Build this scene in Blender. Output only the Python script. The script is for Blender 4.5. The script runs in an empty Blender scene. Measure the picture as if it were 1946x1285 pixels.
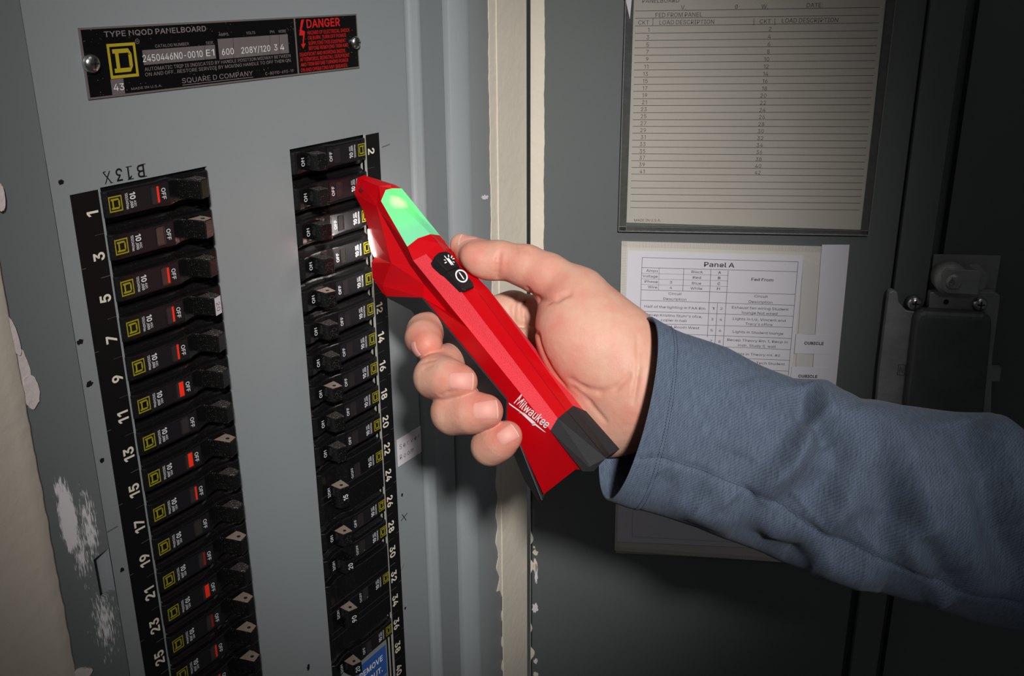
import bpy, bmesh, math, random, json
import numpy as np
from mathutils import Vector, Matrix
random.seed(4); np.random.seed(4)
SC = bpy.context.scene; COL = SC.collection

# ---------------------------------------------------------------- camera, light, exposure
F = 1906.2
R = np.array([[0.52311744, -0.85223865, -0.00611725], [-0.29202865, -0.17249936, -0.94072485], [0.80066685, 0.49389599, -0.33911553]])
CAM = np.array([-0.26556076, -0.37473143, 0.0945174])
cam = bpy.data.cameras.new('camera'); co = bpy.data.objects.new('camera', cam); COL.objects.link(co)
cam.sensor_width = 36; cam.lens = F/1946*36; cam.clip_start = .01; cam.clip_end = 20
M = Matrix.Identity(4)
for i in range(3):
    M[i][0] = R[0][i]; M[i][1] = -R[1][i]; M[i][2] = -R[2][i]; M[i][3] = CAM[i]
co.matrix_world = M; SC.camera = co
SC.view_settings.view_transform = 'Standard'; SC.view_settings.look = 'None'
SC.view_settings.gamma = 1; SC.view_settings.use_curve_mapping = False; SC.view_settings.exposure = 0
W = bpy.data.worlds.new('world'); SC.world = W; W.use_nodes = True
W.node_tree.nodes['Background'].inputs[0].default_value = (.95, .97, 1, 1)
W.node_tree.nodes['Background'].inputs[1].default_value = 0.032

def c2w(v): return R.T @ np.asarray(v, float) + CAM           # lens axes (x right, y down, z away) to the room
def ray(x, y): return np.array([(x-973)/F, (y-642.5)/F, 1.0])
def lamp(name, kind, pos, target, energy, **k):
    l = bpy.data.lights.new(name, kind); o = bpy.data.objects.new(name, l); COL.objects.link(o)
    o.location = pos; o.rotation_euler = (Vector(target)-Vector(pos)).to_track_quat('-Z', 'Y').to_euler()
    l.energy = energy
    for a, b in k.items(): setattr(l, a, b)
    return o
KEYPOS = c2w((0.255, -0.37, -1.25)); KEYAIM = c2w((-.022, -.035, .60))
lamp('key_flash', 'SPOT', KEYPOS, KEYAIM, 186, shadow_soft_size=.075, spot_size=math.radians(18.6), spot_blend=1.0, color=(1, .98, .95))
lamp('added_fill', 'AREA', c2w((.25, -.75, -.05)), c2w((-.02, 0, .6)), .45, shape='DISK', size=.4, color=(1, .98, .96))  # soft fill added from upper right to light the tool's top facets

# ---------------------------------------------------------------- helpers
def lin(c):
    c = c/255; return c/12.92 if c <= .04045 else ((c+.055)/1.055)**2.4
def rgb(r, g, b): return (lin(r), lin(g), lin(b), 1)
def at(px, py, d): return c2w(ray(px, py)*d)
def on_plane(px, py, o, n):
    d = R.T @ ray(px, py); s = np.dot(np.array(o)-CAM, n)/np.dot(d, n); return CAM+s*d
def pan(px, py, Y=0): return on_plane(px, py, (0, Y, 0), (0, 1, 0))
H = np.array([0.34925, -0.010, 0.0]); AD = math.radians(64)
DU = np.array([math.cos(AD), -math.sin(AD), 0]); DN = np.array([-math.sin(AD), -math.cos(AD), 0])
def duv(px, py, off=0):
    X = on_plane(px, py, H+DN*off, DN); return float((X-H) @ DU), float(X[2])
MD = Matrix(((DU[0], 0, DN[0], H[0]), (DU[1], 0, DN[1], H[1]), (0, 1, 0, 0), (0, 0, 0, 1)))   # door axes: u, up, out
MP = Matrix(((1, 0, 0, 0), (0, 0, -1, 0), (0, 1, 0, 0), (0, 0, 0, 1)))                          # panel axes: right, up, out

def tag(o, label=None, cat=None, group=None, kind=None):
    if label: o['label'] = label
    if cat: o['category'] = cat
    if group: o['group'] = group
    if kind: o['kind'] = kind
    return o
def empty(name, mat=None, label=None, cat=None, group=None, kind=None):
    o = bpy.data.objects.new(name, None); COL.objects.link(o); o.empty_display_size = .01
    if mat is not None: o.matrix_world = mat
    return tag(o, label, cat, group, kind)
def mesh(name, v, f, m=None, smooth=False):
    me = bpy.data.meshes.new(name); me.from_pydata([tuple(map(float, p)) for p in v], [], [tuple(map(int, q)) for q in f]); me.update()
    if m: me.materials.append(m)
    if smooth: me.shade_smooth()
    return me
def link(name, me, parent=None, mat=None, label=None, cat=None, group=None, kind=None):
    o = bpy.data.objects.new(name, me); COL.objects.link(o)
    if parent is not None: o.parent = parent
    if mat is not None:
        if parent is not None: o.matrix_local = mat
        else: o.matrix_world = mat
    return tag(o, label, cat, group, kind)
def fixn(me):
    bm = bmesh.new(); bm.from_mesh(me); bmesh.ops.recalc_face_normals(bm, faces=bm.faces); bm.to_mesh(me); bm.free(); return me
def bevel(o, w, seg=2, ang=30):
    b = o.modifiers.new('edge', 'BEVEL'); b.width = w; b.segments = seg; b.limit_method = 'ANGLE'; b.angle_limit = math.radians(ang)
    b.use_clamp_overlap = True; return o
def boxv(x0, x1, y0, y1, z0, z1):
    v = [(x, y, z) for x in (x0, x1) for y in (y0, y1) for z in (z0, z1)]
    return v, [(0, 1, 3, 2), (4, 6, 7, 5), (0, 4, 5, 1), (2, 3, 7, 6), (0, 2, 6, 4), (1, 5, 7, 3)]
def box(name, b, m): return mesh(name, *boxv(*b), m)
def join(parts):
    V, Fc = [], []
    for v, f in parts:
        n = len(V); V += list(v); Fc += [tuple(i+n for i in q) for q in f]
    return V, Fc
def prism(poly, z0, z1):
    n = len(poly); v = [(x, y, z0) for x, y in poly]+[(x, y, z1) for x, y in poly]
    return v, [tuple(range(n))[::-1], tuple(range(n, 2*n))]+[(i, (i+1) % n, n+(i+1) % n, n+i) for i in range(n)]
def rev(prof, n=24, cx=0, cy=0):
    v, f = [], []
    for r, z in prof: v += [(cx+r*math.cos(2*math.pi*k/n), cy+r*math.sin(2*math.pi*k/n), z) for k in range(n)]
    for i in range(len(prof)-1):
        for k in range(n): a = i*n+k; b = i*n+(k+1) % n; f.append((a, b, b+n, a+n))
    f.append(tuple(range(n))[::-1]); f.append(tuple(range((len(prof)-1)*n, len(prof)*n)))
    return v, f
def loft(secs, closed=True, caps=True):
    n = len(secs[0]); v = [p for s in secs for p in s]; f = []
    for i in range(len(secs)-1):
        for k in range(n if closed else n-1):
            a = i*n+k; b = i*n+(k+1) % n; f.append((a, b, b+n, a+n))
    if caps and closed: f += [tuple(range(n))[::-1], tuple(range((len(secs)-1)*n, len(secs)*n))]
    return v, f

# ---------------------------------------------------------------- materials
def mat(name, base, rough=.5, metal=0, spec=.5, bump=0, bscale=200, var=0, vscale=30, emit=None, es=0, sss=0, trans=0, specks=None, alpha=1, stretch=None, coat=0):
    m = bpy.data.materials.new(name); m.use_nodes = True; nt = m.node_tree; N = nt.nodes; L = nt.links; b = N['Principled BSDF']
    b.inputs['Base Color'].default_value = base; b.inputs['Roughness'].default_value = rough; b.inputs['Metallic'].default_value = metal
    b.inputs['Specular IOR Level'].default_value = spec; b.inputs['Transmission Weight'].default_value = trans; b.inputs['Alpha'].default_value = alpha
    b.inputs['Coat Weight'].default_value = coat
    if emit: b.inputs['Emission Color'].default_value = emit; b.inputs['Emission Strength'].default_value = es
    if sss: b.inputs['Subsurface Weight'].default_value = sss; b.inputs['Subsurface Radius'].default_value = (1, .4, .2); b.inputs['Subsurface Scale'].default_value = .004
    tc = N.new('ShaderNodeTexCoord'); src = tc.outputs['Object']
    if stretch:
        mp = N.new('ShaderNodeMapping'); mp.inputs['Scale'].default_value = stretch; L.new(src, mp.inputs[0]); src = mp.outputs[0]
    cur = None
    if var:
        n = N.new('ShaderNodeTexNoise'); n.inputs['Scale'].default_value = vscale; n.inputs['Detail'].default_value = 6; L.new(src, n.inputs['Vector'])
        mx = N.new('ShaderNodeMix'); mx.data_type = 'RGBA'; mx.inputs[6].default_value = tuple(c*(1-var) for c in base[:3])+(1,)
        mx.inputs[7].default_value = tuple(min(1, c*(1+var)) for c in base[:3])+(1,); L.new(n.outputs[0], mx.inputs[0]); L.new(mx.outputs[2], b.inputs['Base Color']); cur = mx.outputs[2]
    if specks:
        sc_, th, colr = specks
        vo = N.new('ShaderNodeTexNoise'); vo.inputs['Scale'].default_value = sc_; vo.inputs['Detail'].default_value = 1; L.new(src, vo.inputs['Vector'])
        rp = N.new('ShaderNodeValToRGB'); rp.color_ramp.elements[0].position = th; rp.color_ramp.elements[1].position = th+.03; L.new(vo.outputs[0], rp.inputs[0])
        mx = N.new('ShaderNodeMix'); mx.data_type = 'RGBA'; mx.inputs[6].default_value = base; mx.inputs[7].default_value = colr
        if cur: L.new(cur, mx.inputs[6])
        L.new(rp.outputs[0], mx.inputs[0]); L.new(mx.outputs[2], b.inputs['Base Color'])
    if bump:
        n = N.new('ShaderNodeTexNoise'); n.inputs['Scale'].default_value = bscale; n.inputs['Detail'].default_value = 4; L.new(src, n.inputs['Vector'])
        bp = N.new('ShaderNodeBump'); bp.inputs['Strength'].default_value = bump; bp.inputs['Distance'].default_value = .001; L.new(n.outputs[0], bp.inputs['Height']); L.new(bp.outputs[0], b.inputs['Normal'])
    return m
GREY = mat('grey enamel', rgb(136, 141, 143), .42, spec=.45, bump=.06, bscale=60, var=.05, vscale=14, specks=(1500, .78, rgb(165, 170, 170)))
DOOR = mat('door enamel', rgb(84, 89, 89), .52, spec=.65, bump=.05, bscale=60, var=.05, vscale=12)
CREAM = mat('cream paint', rgb(208, 199, 184), .6, spec=.3, bump=.35, bscale=160, var=.06, vscale=30)
PLASTER = mat('plaster', rgb(214, 202, 200), .7, spec=.2, bump=.4, bscale=300)
DARK = mat('dark cavity', rgb(16, 16, 17), .7)
BLACKP = mat('breaker black', rgb(15, 14, 15), .30, spec=.5, bump=.12, bscale=700, specks=(2600, .745, rgb(110, 108, 105)))
BLACKL = mat('label black', rgb(27, 25, 28), .36, spec=.4)
HANDM = mat('handle black', rgb(8, 8, 8), .35, spec=.5, specks=(2300, .70, rgb(115, 110, 106)))
DUST = mat('dust', rgb(138, 122, 112), .95, spec=.1, bump=.5, bscale=1500, var=.15, vscale=900)
DUSTD = mat('dark dust', rgb(52, 48, 46), .9, spec=.2, bump=.6, bscale=1500, var=.5, vscale=900, specks=(1500, .66, rgb(170, 165, 160)))
STRIPM = mat('strip black', rgb(14, 13, 14), .5, spec=.3)
NUMW = mat('number white', rgb(222, 214, 198), .6)
TXTW = mat('print white', rgb(215, 215, 218), .5)
TXTG = mat('print grey', rgb(120, 112, 112), .5)
EMBM = mat('embossed black', rgb(44, 42, 43), .4)
OLIVE = mat('olive yellow', rgb(150, 142, 22), .5)
YEL = mat('plate yellow', rgb(168, 150, 30), .45)
PRED = mat('plate red', rgb(200, 24, 24), .5)
PBLK = mat('plate black', rgb(10, 9, 10), .35, spec=.4, specks=(900, .73, rgb(90, 85, 80)))
PGRY = mat('plate aluminium', rgb(118, 110, 110), .4, metal=.3, bump=.1, bscale=500)
PEDG = mat('plate edge', rgb(128, 118, 116), .4, metal=.4)
STEEL = mat('screw steel', rgb(190, 192, 190), .25, metal=1, bump=.1, bscale=500)
FLAG = mat('red flag', rgb(255, 52, 30), .4, spec=.3)
FLAGD = mat('dim red flag', rgb(150, 30, 34), .4, spec=.3)
LENS = mat('clear lens', rgb(44, 40, 40), .12, spec=.8)
PAPER = mat('paper', rgb(203, 200, 208), .7, spec=.2, var=.02, vscale=40)
CARD = mat('aged card', rgb(166, 160, 151), .6, spec=.3, var=.09, vscale=16, bump=.05, bscale=30)
INK = mat('ink', rgb(38, 34, 34), .7)
INKL = mat('thin ink', rgb(88, 84, 92), .7)
MARK = mat('marker', rgb(12, 12, 14), .5)
SLEEVEP = mat('vinyl', rgb(198, 192, 184), .35, spec=.5, bump=.2, bscale=150)
RIBM = mat('vinyl rib', rgb(168, 164, 156), .4)
HOLDER = mat('clear holder', rgb(74, 76, 74), .2, spec=.7, bump=.6, bscale=150, var=.3, vscale=120)
LABELW = mat('label white', rgb(214, 208, 214), .5)
TAPE = mat('yellowed tape', rgb(192, 190, 186), .35)
BLUE = mat('blue sticker', rgb(48, 92, 168), .4)
ZINC = mat('cast zinc', rgb(150, 151, 152), .5, metal=.35, bump=.35, bscale=260, var=.35, vscale=60)
ZINCD = mat('dark zinc', rgb(84, 86, 87), .45, metal=.2, bump=.3, bscale=200, var=.3, vscale=50)
REDP = mat('red plastic', rgb(190, 2, 15), .4, spec=.25, bump=.06, bscale=2600)
REDSHEEN = mat('red textured plastic', rgb(218, 50, 62), .42, spec=.5, bump=.45, bscale=2200)  # textured, and paler than the housing: chamfer sheen put into the base colour
RUB = mat('black rubber', rgb(34, 34, 36), .6, spec=.35, bump=.15, bscale=2500)
BTN = mat('button black', rgb(24, 23, 25), .5, spec=.4)
WHT = mat('pure white print', rgb(245, 245, 245), .5)
WLED = mat('white work light', (1, 1, 1, 1), .5, emit=(1, .95, .88, 1), es=32)
NAIL = mat('fingernail', rgb(214, 152, 140), .5, spec=.3, sss=.2)
NAILT = mat('nail tip', rgb(226, 184, 170), .35, spec=.5)
THREAD = mat('thread', rgb(38, 50, 72), .8)

# ---------------------------------------------------------------- lettering (built-in font turned to flat mesh, cached)
GLYPH = json.loads('''{"A":[189,[[6,0,79,200,109,200,182,0,155,0,113,119,104,146,91,188,96,188,84,146,75,119,33,0],[43,56,43,78,145,78,145,56]]],"B":[179,[[24,0,24,200,95,200,129,193,150,174,157,147,152,126,140,112,124,105,124,103,143,97,158,80,164,54,157,26,135,7,97,0],[49,22,96,22,130,31,140,54,135,72,120,86,98,91,49,91],[49,112,94,112,113,116,127,128,132,146,123,169,94,178,49,178]]],"C":[201,[[105,-3,59,10,27,45,16,100,27,155,59,190,105,203,134,198,158,185,176,164,186,137,161,137,153,155,140,168,124,177,105,179,72,170,49,143,41,100,49,57,72,30,105,21,124,24,140,32,153,45,161,63,186,63,176,36,158,15,134,2]]],"D":[197,[[86,0,38,0,38,22,84,22,125,32,149,59,157,100,149,142,126,168,87,178,37,178,37,200,89,200,139,188,157,174,170,154,181,100,170,47,157,27,138,12],[49,200,49,0,24,0,24,200]]],"E":[165,[[24,0,24,200,146,200,146,178,49,178,49,112,140,112,140,90,49,90,49,22,148,22,148,0]]],"F":[161,[[24,0,24,200,145,200,145,178,49,178,49,109,136,109,136,87,49,87,49,0]]],"G":[205,[[106,-3,59,10,27,45,16,100,27,155,59,190,104,203,134,198,159,184,177,164,186,137,160,137,152,155,140,168,124,176,104,179,72,170,49,143,41,100,49,57,72,30,106,21,136,28,156,48,163,80,171,78,111,78,111,101,188,101,188,79,177,36,148,7]]],"H":[203,[[24,0,24,200,49,200,49,114,154,114,154,200,180,200,180,0,154,0,154,91,49,91,49,0]]],"I":[118,[[12,0,12,22,46,22,46,178,12,178,12,200,106,200,106,178,72,178,72,22,106,22,106,0]]],"J":[156,[[73,-3,49,1,30,13,17,32,13,57,13,68,38,68,38,57,48,29,73,20,97,29,107,57,107,200,132,200,132,57,128,32,116,13,97,1]]],"K":[183,[[41,57,41,85,55,103,69,119,83,135,143,200,176,200,91,108,90,109],[24,0,24,200,49,200,49,131,49,88,49,76,49,0],[146,0,74,102,90,122,176,0]]],"L":[154,[[24,0,24,200,49,200,49,22,142,22,142,0]]],"M":[247,[[24,0,24,200,60,200,109,74,113,62,118,48,122,33,126,19,121,19,125,32,130,48,134,62,139,74,187,200,223,200,223,0,198,0,198,114,198,129,199,145,199,162,199,180,202,180,196,161,189,143,184,127,179,114,134,0,112,0,67,114,63,126,57,142,51,160,44,180,47,180,47,164,48,146,48,129,48,114,48,0]]],"N":[206,[[24,0,24,200,54,200,135,72,143,59,152,42,163,22,159,21,158,43,157,62,157,77,157,200,182,200,182,0,152,0,79,114,70,130,58,150,42,178,47,178,48,151,49,129,49,114,49,0]]],"O":[210,[[105,-3,59,10,27,45,16,100,27,155,59,190,105,203,151,190,182,155,194,100,182,45,151,10],[105,21,137,30,161,57,169,100,161,143,137,170,105,179,72,170,49,143,41,100,49,57,72,30]]],"P":[175,[[24,0,24,200,92,200,131,192,153,169,161,137,153,104,131,81,92,73,43,73,43,95,91,95,117,101,131,115,135,137,131,158,117,172,91,178,49,178,49,0]]],"Q":[210,[[96,63,123,63,145,33,151,26,184,-19,158,-19,136,10,130,18],[105,-3,59,10,27,45,16,100,27,155,59,190,105,203,151,190,182,155,194,100,182,45,151,10],[105,21,137,30,161,57,169,100,161,143,137,170,105,179,72,170,49,143,41,100,49,57,72,30]]],"R":[177,[[24,0,24,200,93,200,131,192,153,170,161,138,153,107,131,85,93,78,38,78,38,100,92,100,117,105,131,118,136,138,131,159,117,173,92,178,49,178,49,0],[139,0,90,90,119,90,168,0]]],"S":[176,[[88,-3,50,4,25,24,15,54,41,54,49,34,65,23,88,19,112,24,130,36,136,55,131,70,116,80,96,87,72,94,34,114,24,128,20,146,29,176,54,196,89,203,124,196,148,176,158,149,133,149,119,172,88,180,66,176,51,164,45,148,51,131,67,121,83,115,104,110,122,104,141,93,155,78,161,54,152,25,127,4]]],"T":[176,[[12,178,12,200,164,200,164,178,101,178,101,0,76,0,76,178]]],"U":[203,[[102,-3,61,6,33,31,24,68,24,200,49,200,49,70,55,44,74,27,102,20,130,27,148,44,154,70,154,200,180,200,180,68,170,31,143,6]]],"V":[189,[[80,0,6,200,33,200,76,81,85,54,97,12,92,12,105,54,114,81,155,200,182,200,109,0]]],"W":[270,[[61,0,6,200,32,200,64,77,69,57,73,37,77,16,74,16,79,37,83,57,88,77,120,200,149,200,181,77,187,57,191,37,195,16,192,16,196,37,201,57,206,77,237,200,263,200,208,0,179,0,145,127,138,154,132,187,137,187,132,155,125,127,91,0]]],"X":[186,[[7,0,85,112,85,93,12,200,41,200,70,157,80,142,88,129,96,115,91,115,99,129,107,142,117,157,147,200,175,200,102,94,102,113,179,0,150,0,115,51,106,65,98,77,91,91,96,91,89,77,81,65,71,51,36,0]]],"Y":[186,[[80,0,80,82,6,200,36,200,76,135,87,115,98,91,88,91,99,115,110,135,150,200,179,200,105,82,105,0]]],"Z":[172,[[16,0,16,18,108,151,120,169,134,187,137,179,112,178,88,178,16,178,16,200,156,200,156,181,66,51,53,32,38,13,35,21,60,22,84,22,157,22,157,0]]],"a":[153,[[63,-3,37,2,19,18,12,42,17,63,30,76,49,83,70,86,92,89,104,92,108,100,108,101,105,117,94,127,77,130,59,127,46,118,39,108,16,114,31,136,52,148,76,151,94,149,112,142,127,126,132,99,132,0,109,0,109,20,107,20,99,10,85,0],[67,18,90,23,104,37,108,54,108,75,102,72,91,69,79,67,69,66,53,62,41,55,36,41,40,28,51,21]]],"b":[167,[[90,-3,68,1,54,12,46,23,44,23,44,0,21,0,21,200,45,200,45,126,46,126,54,136,67,147,90,151,123,142,145,115,153,74,145,33,123,6],[87,18,110,26,124,46,129,74,124,103,110,122,87,130,63,123,49,103,44,74,49,45,64,26]]],"c":[156,[[81,-3,46,6,22,33,13,74,22,114,46,141,81,151,102,148,120,140,134,127,142,109,119,103,114,114,106,122,95,128,81,130,57,122,43,102,38,74,43,46,57,26,81,18,95,20,106,26,115,35,120,46,143,40,134,22,120,8,102,0]]],"d":[167,[[77,-3,44,6,21,33,13,74,22,115,44,142,77,151,99,147,113,136,120,126,122,126,122,200,146,200,146,0,123,0,123,23,121,23,113,12,99,1],[80,18,103,26,118,45,123,74,118,103,104,123,80,130,57,122,43,103,38,74,43,46,57,26]]],"e":[159,[[83,-3,46,6,22,33,13,73,22,114,45,141,81,151,104,147,126,134,140,111,146,76,146,67,29,67,29,87,133,87,122,79,117,106,103,123,81,130,58,123,43,106,38,83,38,70,43,42,59,24,83,18,100,21,112,29,120,41,143,36,132,15,111,2]]],"f":[100,[[90,149,90,129,3,129,3,149],[32,0,32,170,38,191,53,204,74,208,87,207,95,205,89,184,84,186,77,186,61,181,56,165,56,0]]],"g":[167,[[81,-59,53,-55,32,-43,20,-27,40,-16,48,-26,61,-35,81,-38,111,-30,120,-18,122,-2,122,27,120,27,113,16,99,6,77,2,44,10,22,35,13,75,22,115,44,142,77,151,100,147,113,136,121,125,123,125,123,149,146,149,146,-3,138,-35,114,-53],[81,23,104,30,118,48,123,76,118,104,104,123,81,130,57,122,43,103,38,76,43,48,57,30]]],"h":[161,[[45,89,45,0,21,0,21,200,45,200,45,113,40,113,60,142,89,151,116,145,134,126,140,94,140,0,116,0,116,92,107,120,83,129,63,125,50,111]]],"i":[66,[[21,0,21,149,45,149,45,0],[33,174,21,179,16,190,21,201,33,206,45,201,50,190,45,179]]],"j":[66,[[21,149,45,149,45,-12,40,-36,25,-51,1,-56,-4,-56,-4,-34,1,-34,16,-28,21,-11],[33,174,21,179,16,190,21,201,33,206,45,201,50,190,45,179]]],"k":[150,[[43,54,43,83,47,83,112,149,142,149,72,78,70,78],[21,0,21,200,45,200,45,0],[116,0,58,73,75,90,146,0]]],"l":[74,[[55,-1,29,8,21,33,21,200,45,200,45,39,47,24,57,20,63,21,67,21,71,1,64,0]]],"m":[240,[[21,0,21,149,44,149,44,116,42,116,52,136,68,148,86,152,113,142,126,116,123,116,133,135,150,147,172,152,195,146,213,129,219,100,219,0,195,0,195,100,186,123,165,130,147,126,136,114,132,97,132,0,108,0,108,102,99,122,78,130,62,126,49,114,45,94,45,0]]],"n":[161,[[45,89,45,0,21,0,21,149,44,149,44,113,40,113,60,142,89,151,116,145,134,126,140,94,140,0,116,0,116,92,107,120,83,129,63,125,50,111]]],"o":[163,[[81,-3,46,6,22,33,13,74,22,114,46,141,81,151,117,141,141,114,150,74,141,33,117,6],[81,18,106,26,121,46,126,74,121,101,106,122,81,130,57,122,43,102,38,74,43,46,57,26]]],"p":[167,[[21,-56,21,149,44,149,44,126,46,126,54,136,67,147,90,151,123,142,145,115,153,74,145,33,123,6,90,-3,68,1,54,12,46,23,45,23,45,-56],[87,18,110,26,124,46,129,74,124,103,110,122,87,130,63,123,49,103,44,74,49,45,64,26]]],"q":[167,[[146,-56,122,-56,122,23,120,23,113,12,99,1,77,-3,44,6,21,33,13,74,22,115,44,142,77,151,99,147,113,136,121,126,123,126,123,149,146,149],[80,18,103,26,118,45,123,74,118,103,104,123,80,130,57,122,43,103,38,74,43,46,57,26]]],"r":[102,[[21,0,21,149,44,149,44,126,45,126,60,144,84,151,90,151,96,151,96,127,90,128,81,128,63,124,49,111,45,93,45,0]]],"s":[143,[[72,-3,44,1,24,15,14,37,37,42,49,24,71,18,96,24,105,40,100,53,83,61,59,67,28,82,18,108,26,130,45,146,74,151,100,146,118,133,127,114,105,109,95,124,74,131,51,125,43,109,49,96,68,88,90,82,120,67,130,42,123,19,102,3]]],"t":[89,[[80,149,80,129,3,129,3,149],[26,185,50,185,50,38,53,24,67,20,73,20,79,21,84,1,75,-1,66,-2,36,8,26,37]]],"u":[161,[[72,-2,45,4,27,23,21,55,21,149,45,149,45,57,54,29,79,20,98,24,111,38,116,60,116,149,140,149,140,0,117,0,117,36,121,36,101,7]]],"v":[153,[[64,0,7,149,33,149,65,61,73,34,81,8,72,8,80,34,88,61,120,149,146,149,89,0]]],"w":[223,[[54,0,9,149,34,149,52,84,60,54,69,16,65,16,73,53,81,84,99,149,124,149,142,84,150,53,158,16,154,16,162,53,170,84,189,149,214,149,169,0,145,0,125,68,120,88,114,110,109,133,114,133,109,110,103,88,97,68,78,0]]],"x":[149,[[8,0,67,86,67,67,11,149,39,149,58,120,70,100,81,81,69,81,80,100,92,120,111,149,138,149,82,66,82,84,141,0,113,0,91,34,79,53,68,71,80,71,70,53,58,34,36,0]]],"y":[153,[[19,-54,24,-34,28,-34,41,-35,51,-29,59,-14,64,-1,7,149,33,149,65,61,73,34,81,8,72,8,80,34,88,61,120,149,146,149,80,-23,69,-42,55,-53,36,-57,25,-56]]],"z":[150,[[16,0,16,18,100,126,100,127,19,127,19,149,131,149,131,130,50,24,50,22,133,22,133,0]]],"0":[178,[[89,-3,51,9,27,45,19,100,27,155,51,190,89,203,127,190,151,155,159,100,151,45,127,9],[89,19,114,29,130,57,135,100,130,143,114,171,89,181,64,171,48,143,43,100,48,57,64,29]]],"1":[178,[[30,0,30,21,154,21,154,0],[108,200,108,0,83,0,83,176,82,176,34,141,34,168,78,200]]],"2":[178,[[25,0,25,19,92,90,111,111,122,128,126,146,121,165,107,177,88,181,68,176,55,163,50,142,26,142,34,174,56,195,88,203,120,195,142,175,150,146,146,125,132,102,105,71,60,24,60,22,153,22,153,0]]],"3":[178,[[86,-3,52,4,28,23,17,52,43,52,50,34,65,23,86,20,108,24,124,37,129,57,124,77,108,92,79,97,62,97,62,118,113,176,113,178,27,178,27,200,146,200,146,181,83,109,83,114,121,108,146,87,154,57,146,26,121,5]]],"4":[178,[[16,41,16,62,97,200,122,200,43,65,43,64,162,64,162,41],[111,0,111,48,111,57,111,125,135,125,135,0]]],"5":[178,[[87,-3,55,4,33,24,23,51,48,51,54,35,68,24,87,20,109,25,123,41,129,64,123,87,108,103,86,109,66,106,50,97,26,99,38,200,144,200,144,178,59,178,53,119,54,119,70,128,90,131,116,126,136,112,149,91,154,64,145,30,121,6]]],"6":[178,[[89,-3,56,6,33,29,25,64,31,94,54,134,99,200,127,200,59,103,57,103,65,113,77,121,92,123,124,116,145,94,153,62,145,29,122,6],[89,19,110,25,124,40,129,62,124,84,110,99,89,104,68,99,54,84,49,62,54,40,68,25]]],"7":[178,[[38,0,127,176,127,178,24,178,24,200,154,200,154,176,65,0]]],"8":[178,[[89,-3,53,4,29,24,20,53,26,77,40,95,60,104,60,105,36,121,28,150,36,177,57,196,89,203,120,196,142,177,150,150,141,121,118,105,118,104,138,95,152,77,158,53,149,24,125,4],[89,19,112,24,127,36,132,54,127,74,111,88,89,92,67,88,51,74,45,54,51,36,66,24],[89,114,108,118,121,130,126,148,121,165,108,177,89,181,70,177,57,165,52,148,57,130,70,118]]],"9":[178,[[89,203,122,194,145,171,153,136,147,106,124,66,79,0,51,0,119,97,121,97,113,87,101,79,86,77,54,84,33,106,25,138,33,172,56,194],[89,181,68,175,54,160,49,138,54,116,68,101,89,96,110,101,124,116,129,138,124,160,110,175]]],".":[74,[[37,-2,25,3,19,16,25,29,37,34,50,29,55,16,50,3]]],",":[74,[[15,-47,27,28,54,28,33,-47]]],"-":[178,[[132,96,132,74,45,74,45,96]]],"/":[98,[[92,209,28,-30,6,-30,70,209]]],"#":[173,[[95,0,128,200,148,200,115,0],[4,55,7,75,157,75,154,55],[25,0,58,200,78,200,45,0],[16,124,19,145,169,145,166,124]]],":":[74,[[37,-2,25,3,19,16,25,29,37,34,50,29,55,16,50,3],[37,106,25,112,19,124,25,137,37,142,50,137,55,124,50,112]]],"'":[81,[[31,125,28,200,53,200,50,125]]]," ":[60,[]]}''')      # plain sans-serif outlines, cap height 200
GLYPH['1'][1] = GLYPH['1'][1][1:]; GLYPH['1'][0] = 135       # a plain one without a foot
_tc = {}
def fatten(q, d):
    P = np.array(q, float).reshape(-1, 2)/200; P = P[np.hypot(*(P-np.roll(P, 1, 0)).T) > (.013 if d else 1e-4)]; e = np.roll(P, -1, 0)-P; e /= np.hypot(e[:, 0], e[:, 1])[:, None]
    n = np.stack([-e[:, 1], e[:, 0]], 1); m = n+np.roll(n, 1, 0); k = (m*n).sum(1); return P+m/np.maximum(k, .6)[:, None]*d
def area2(P): return float((P[:, 0]*np.roll(P[:, 1], -1)-np.roll(P[:, 0], -1)*P[:, 1]).sum())
def inside(p, P):
    x, y = p; c = False; j = len(P)-1
    for i in range(len(P)):
        if (P[i][1] > y) != (P[j][1] > y) and x < (P[j][0]-P[i][0])*(y-P[i][1])/(P[j][1]-P[i][1])+P[i][0]: c = not c
        j = i
    return c
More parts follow.
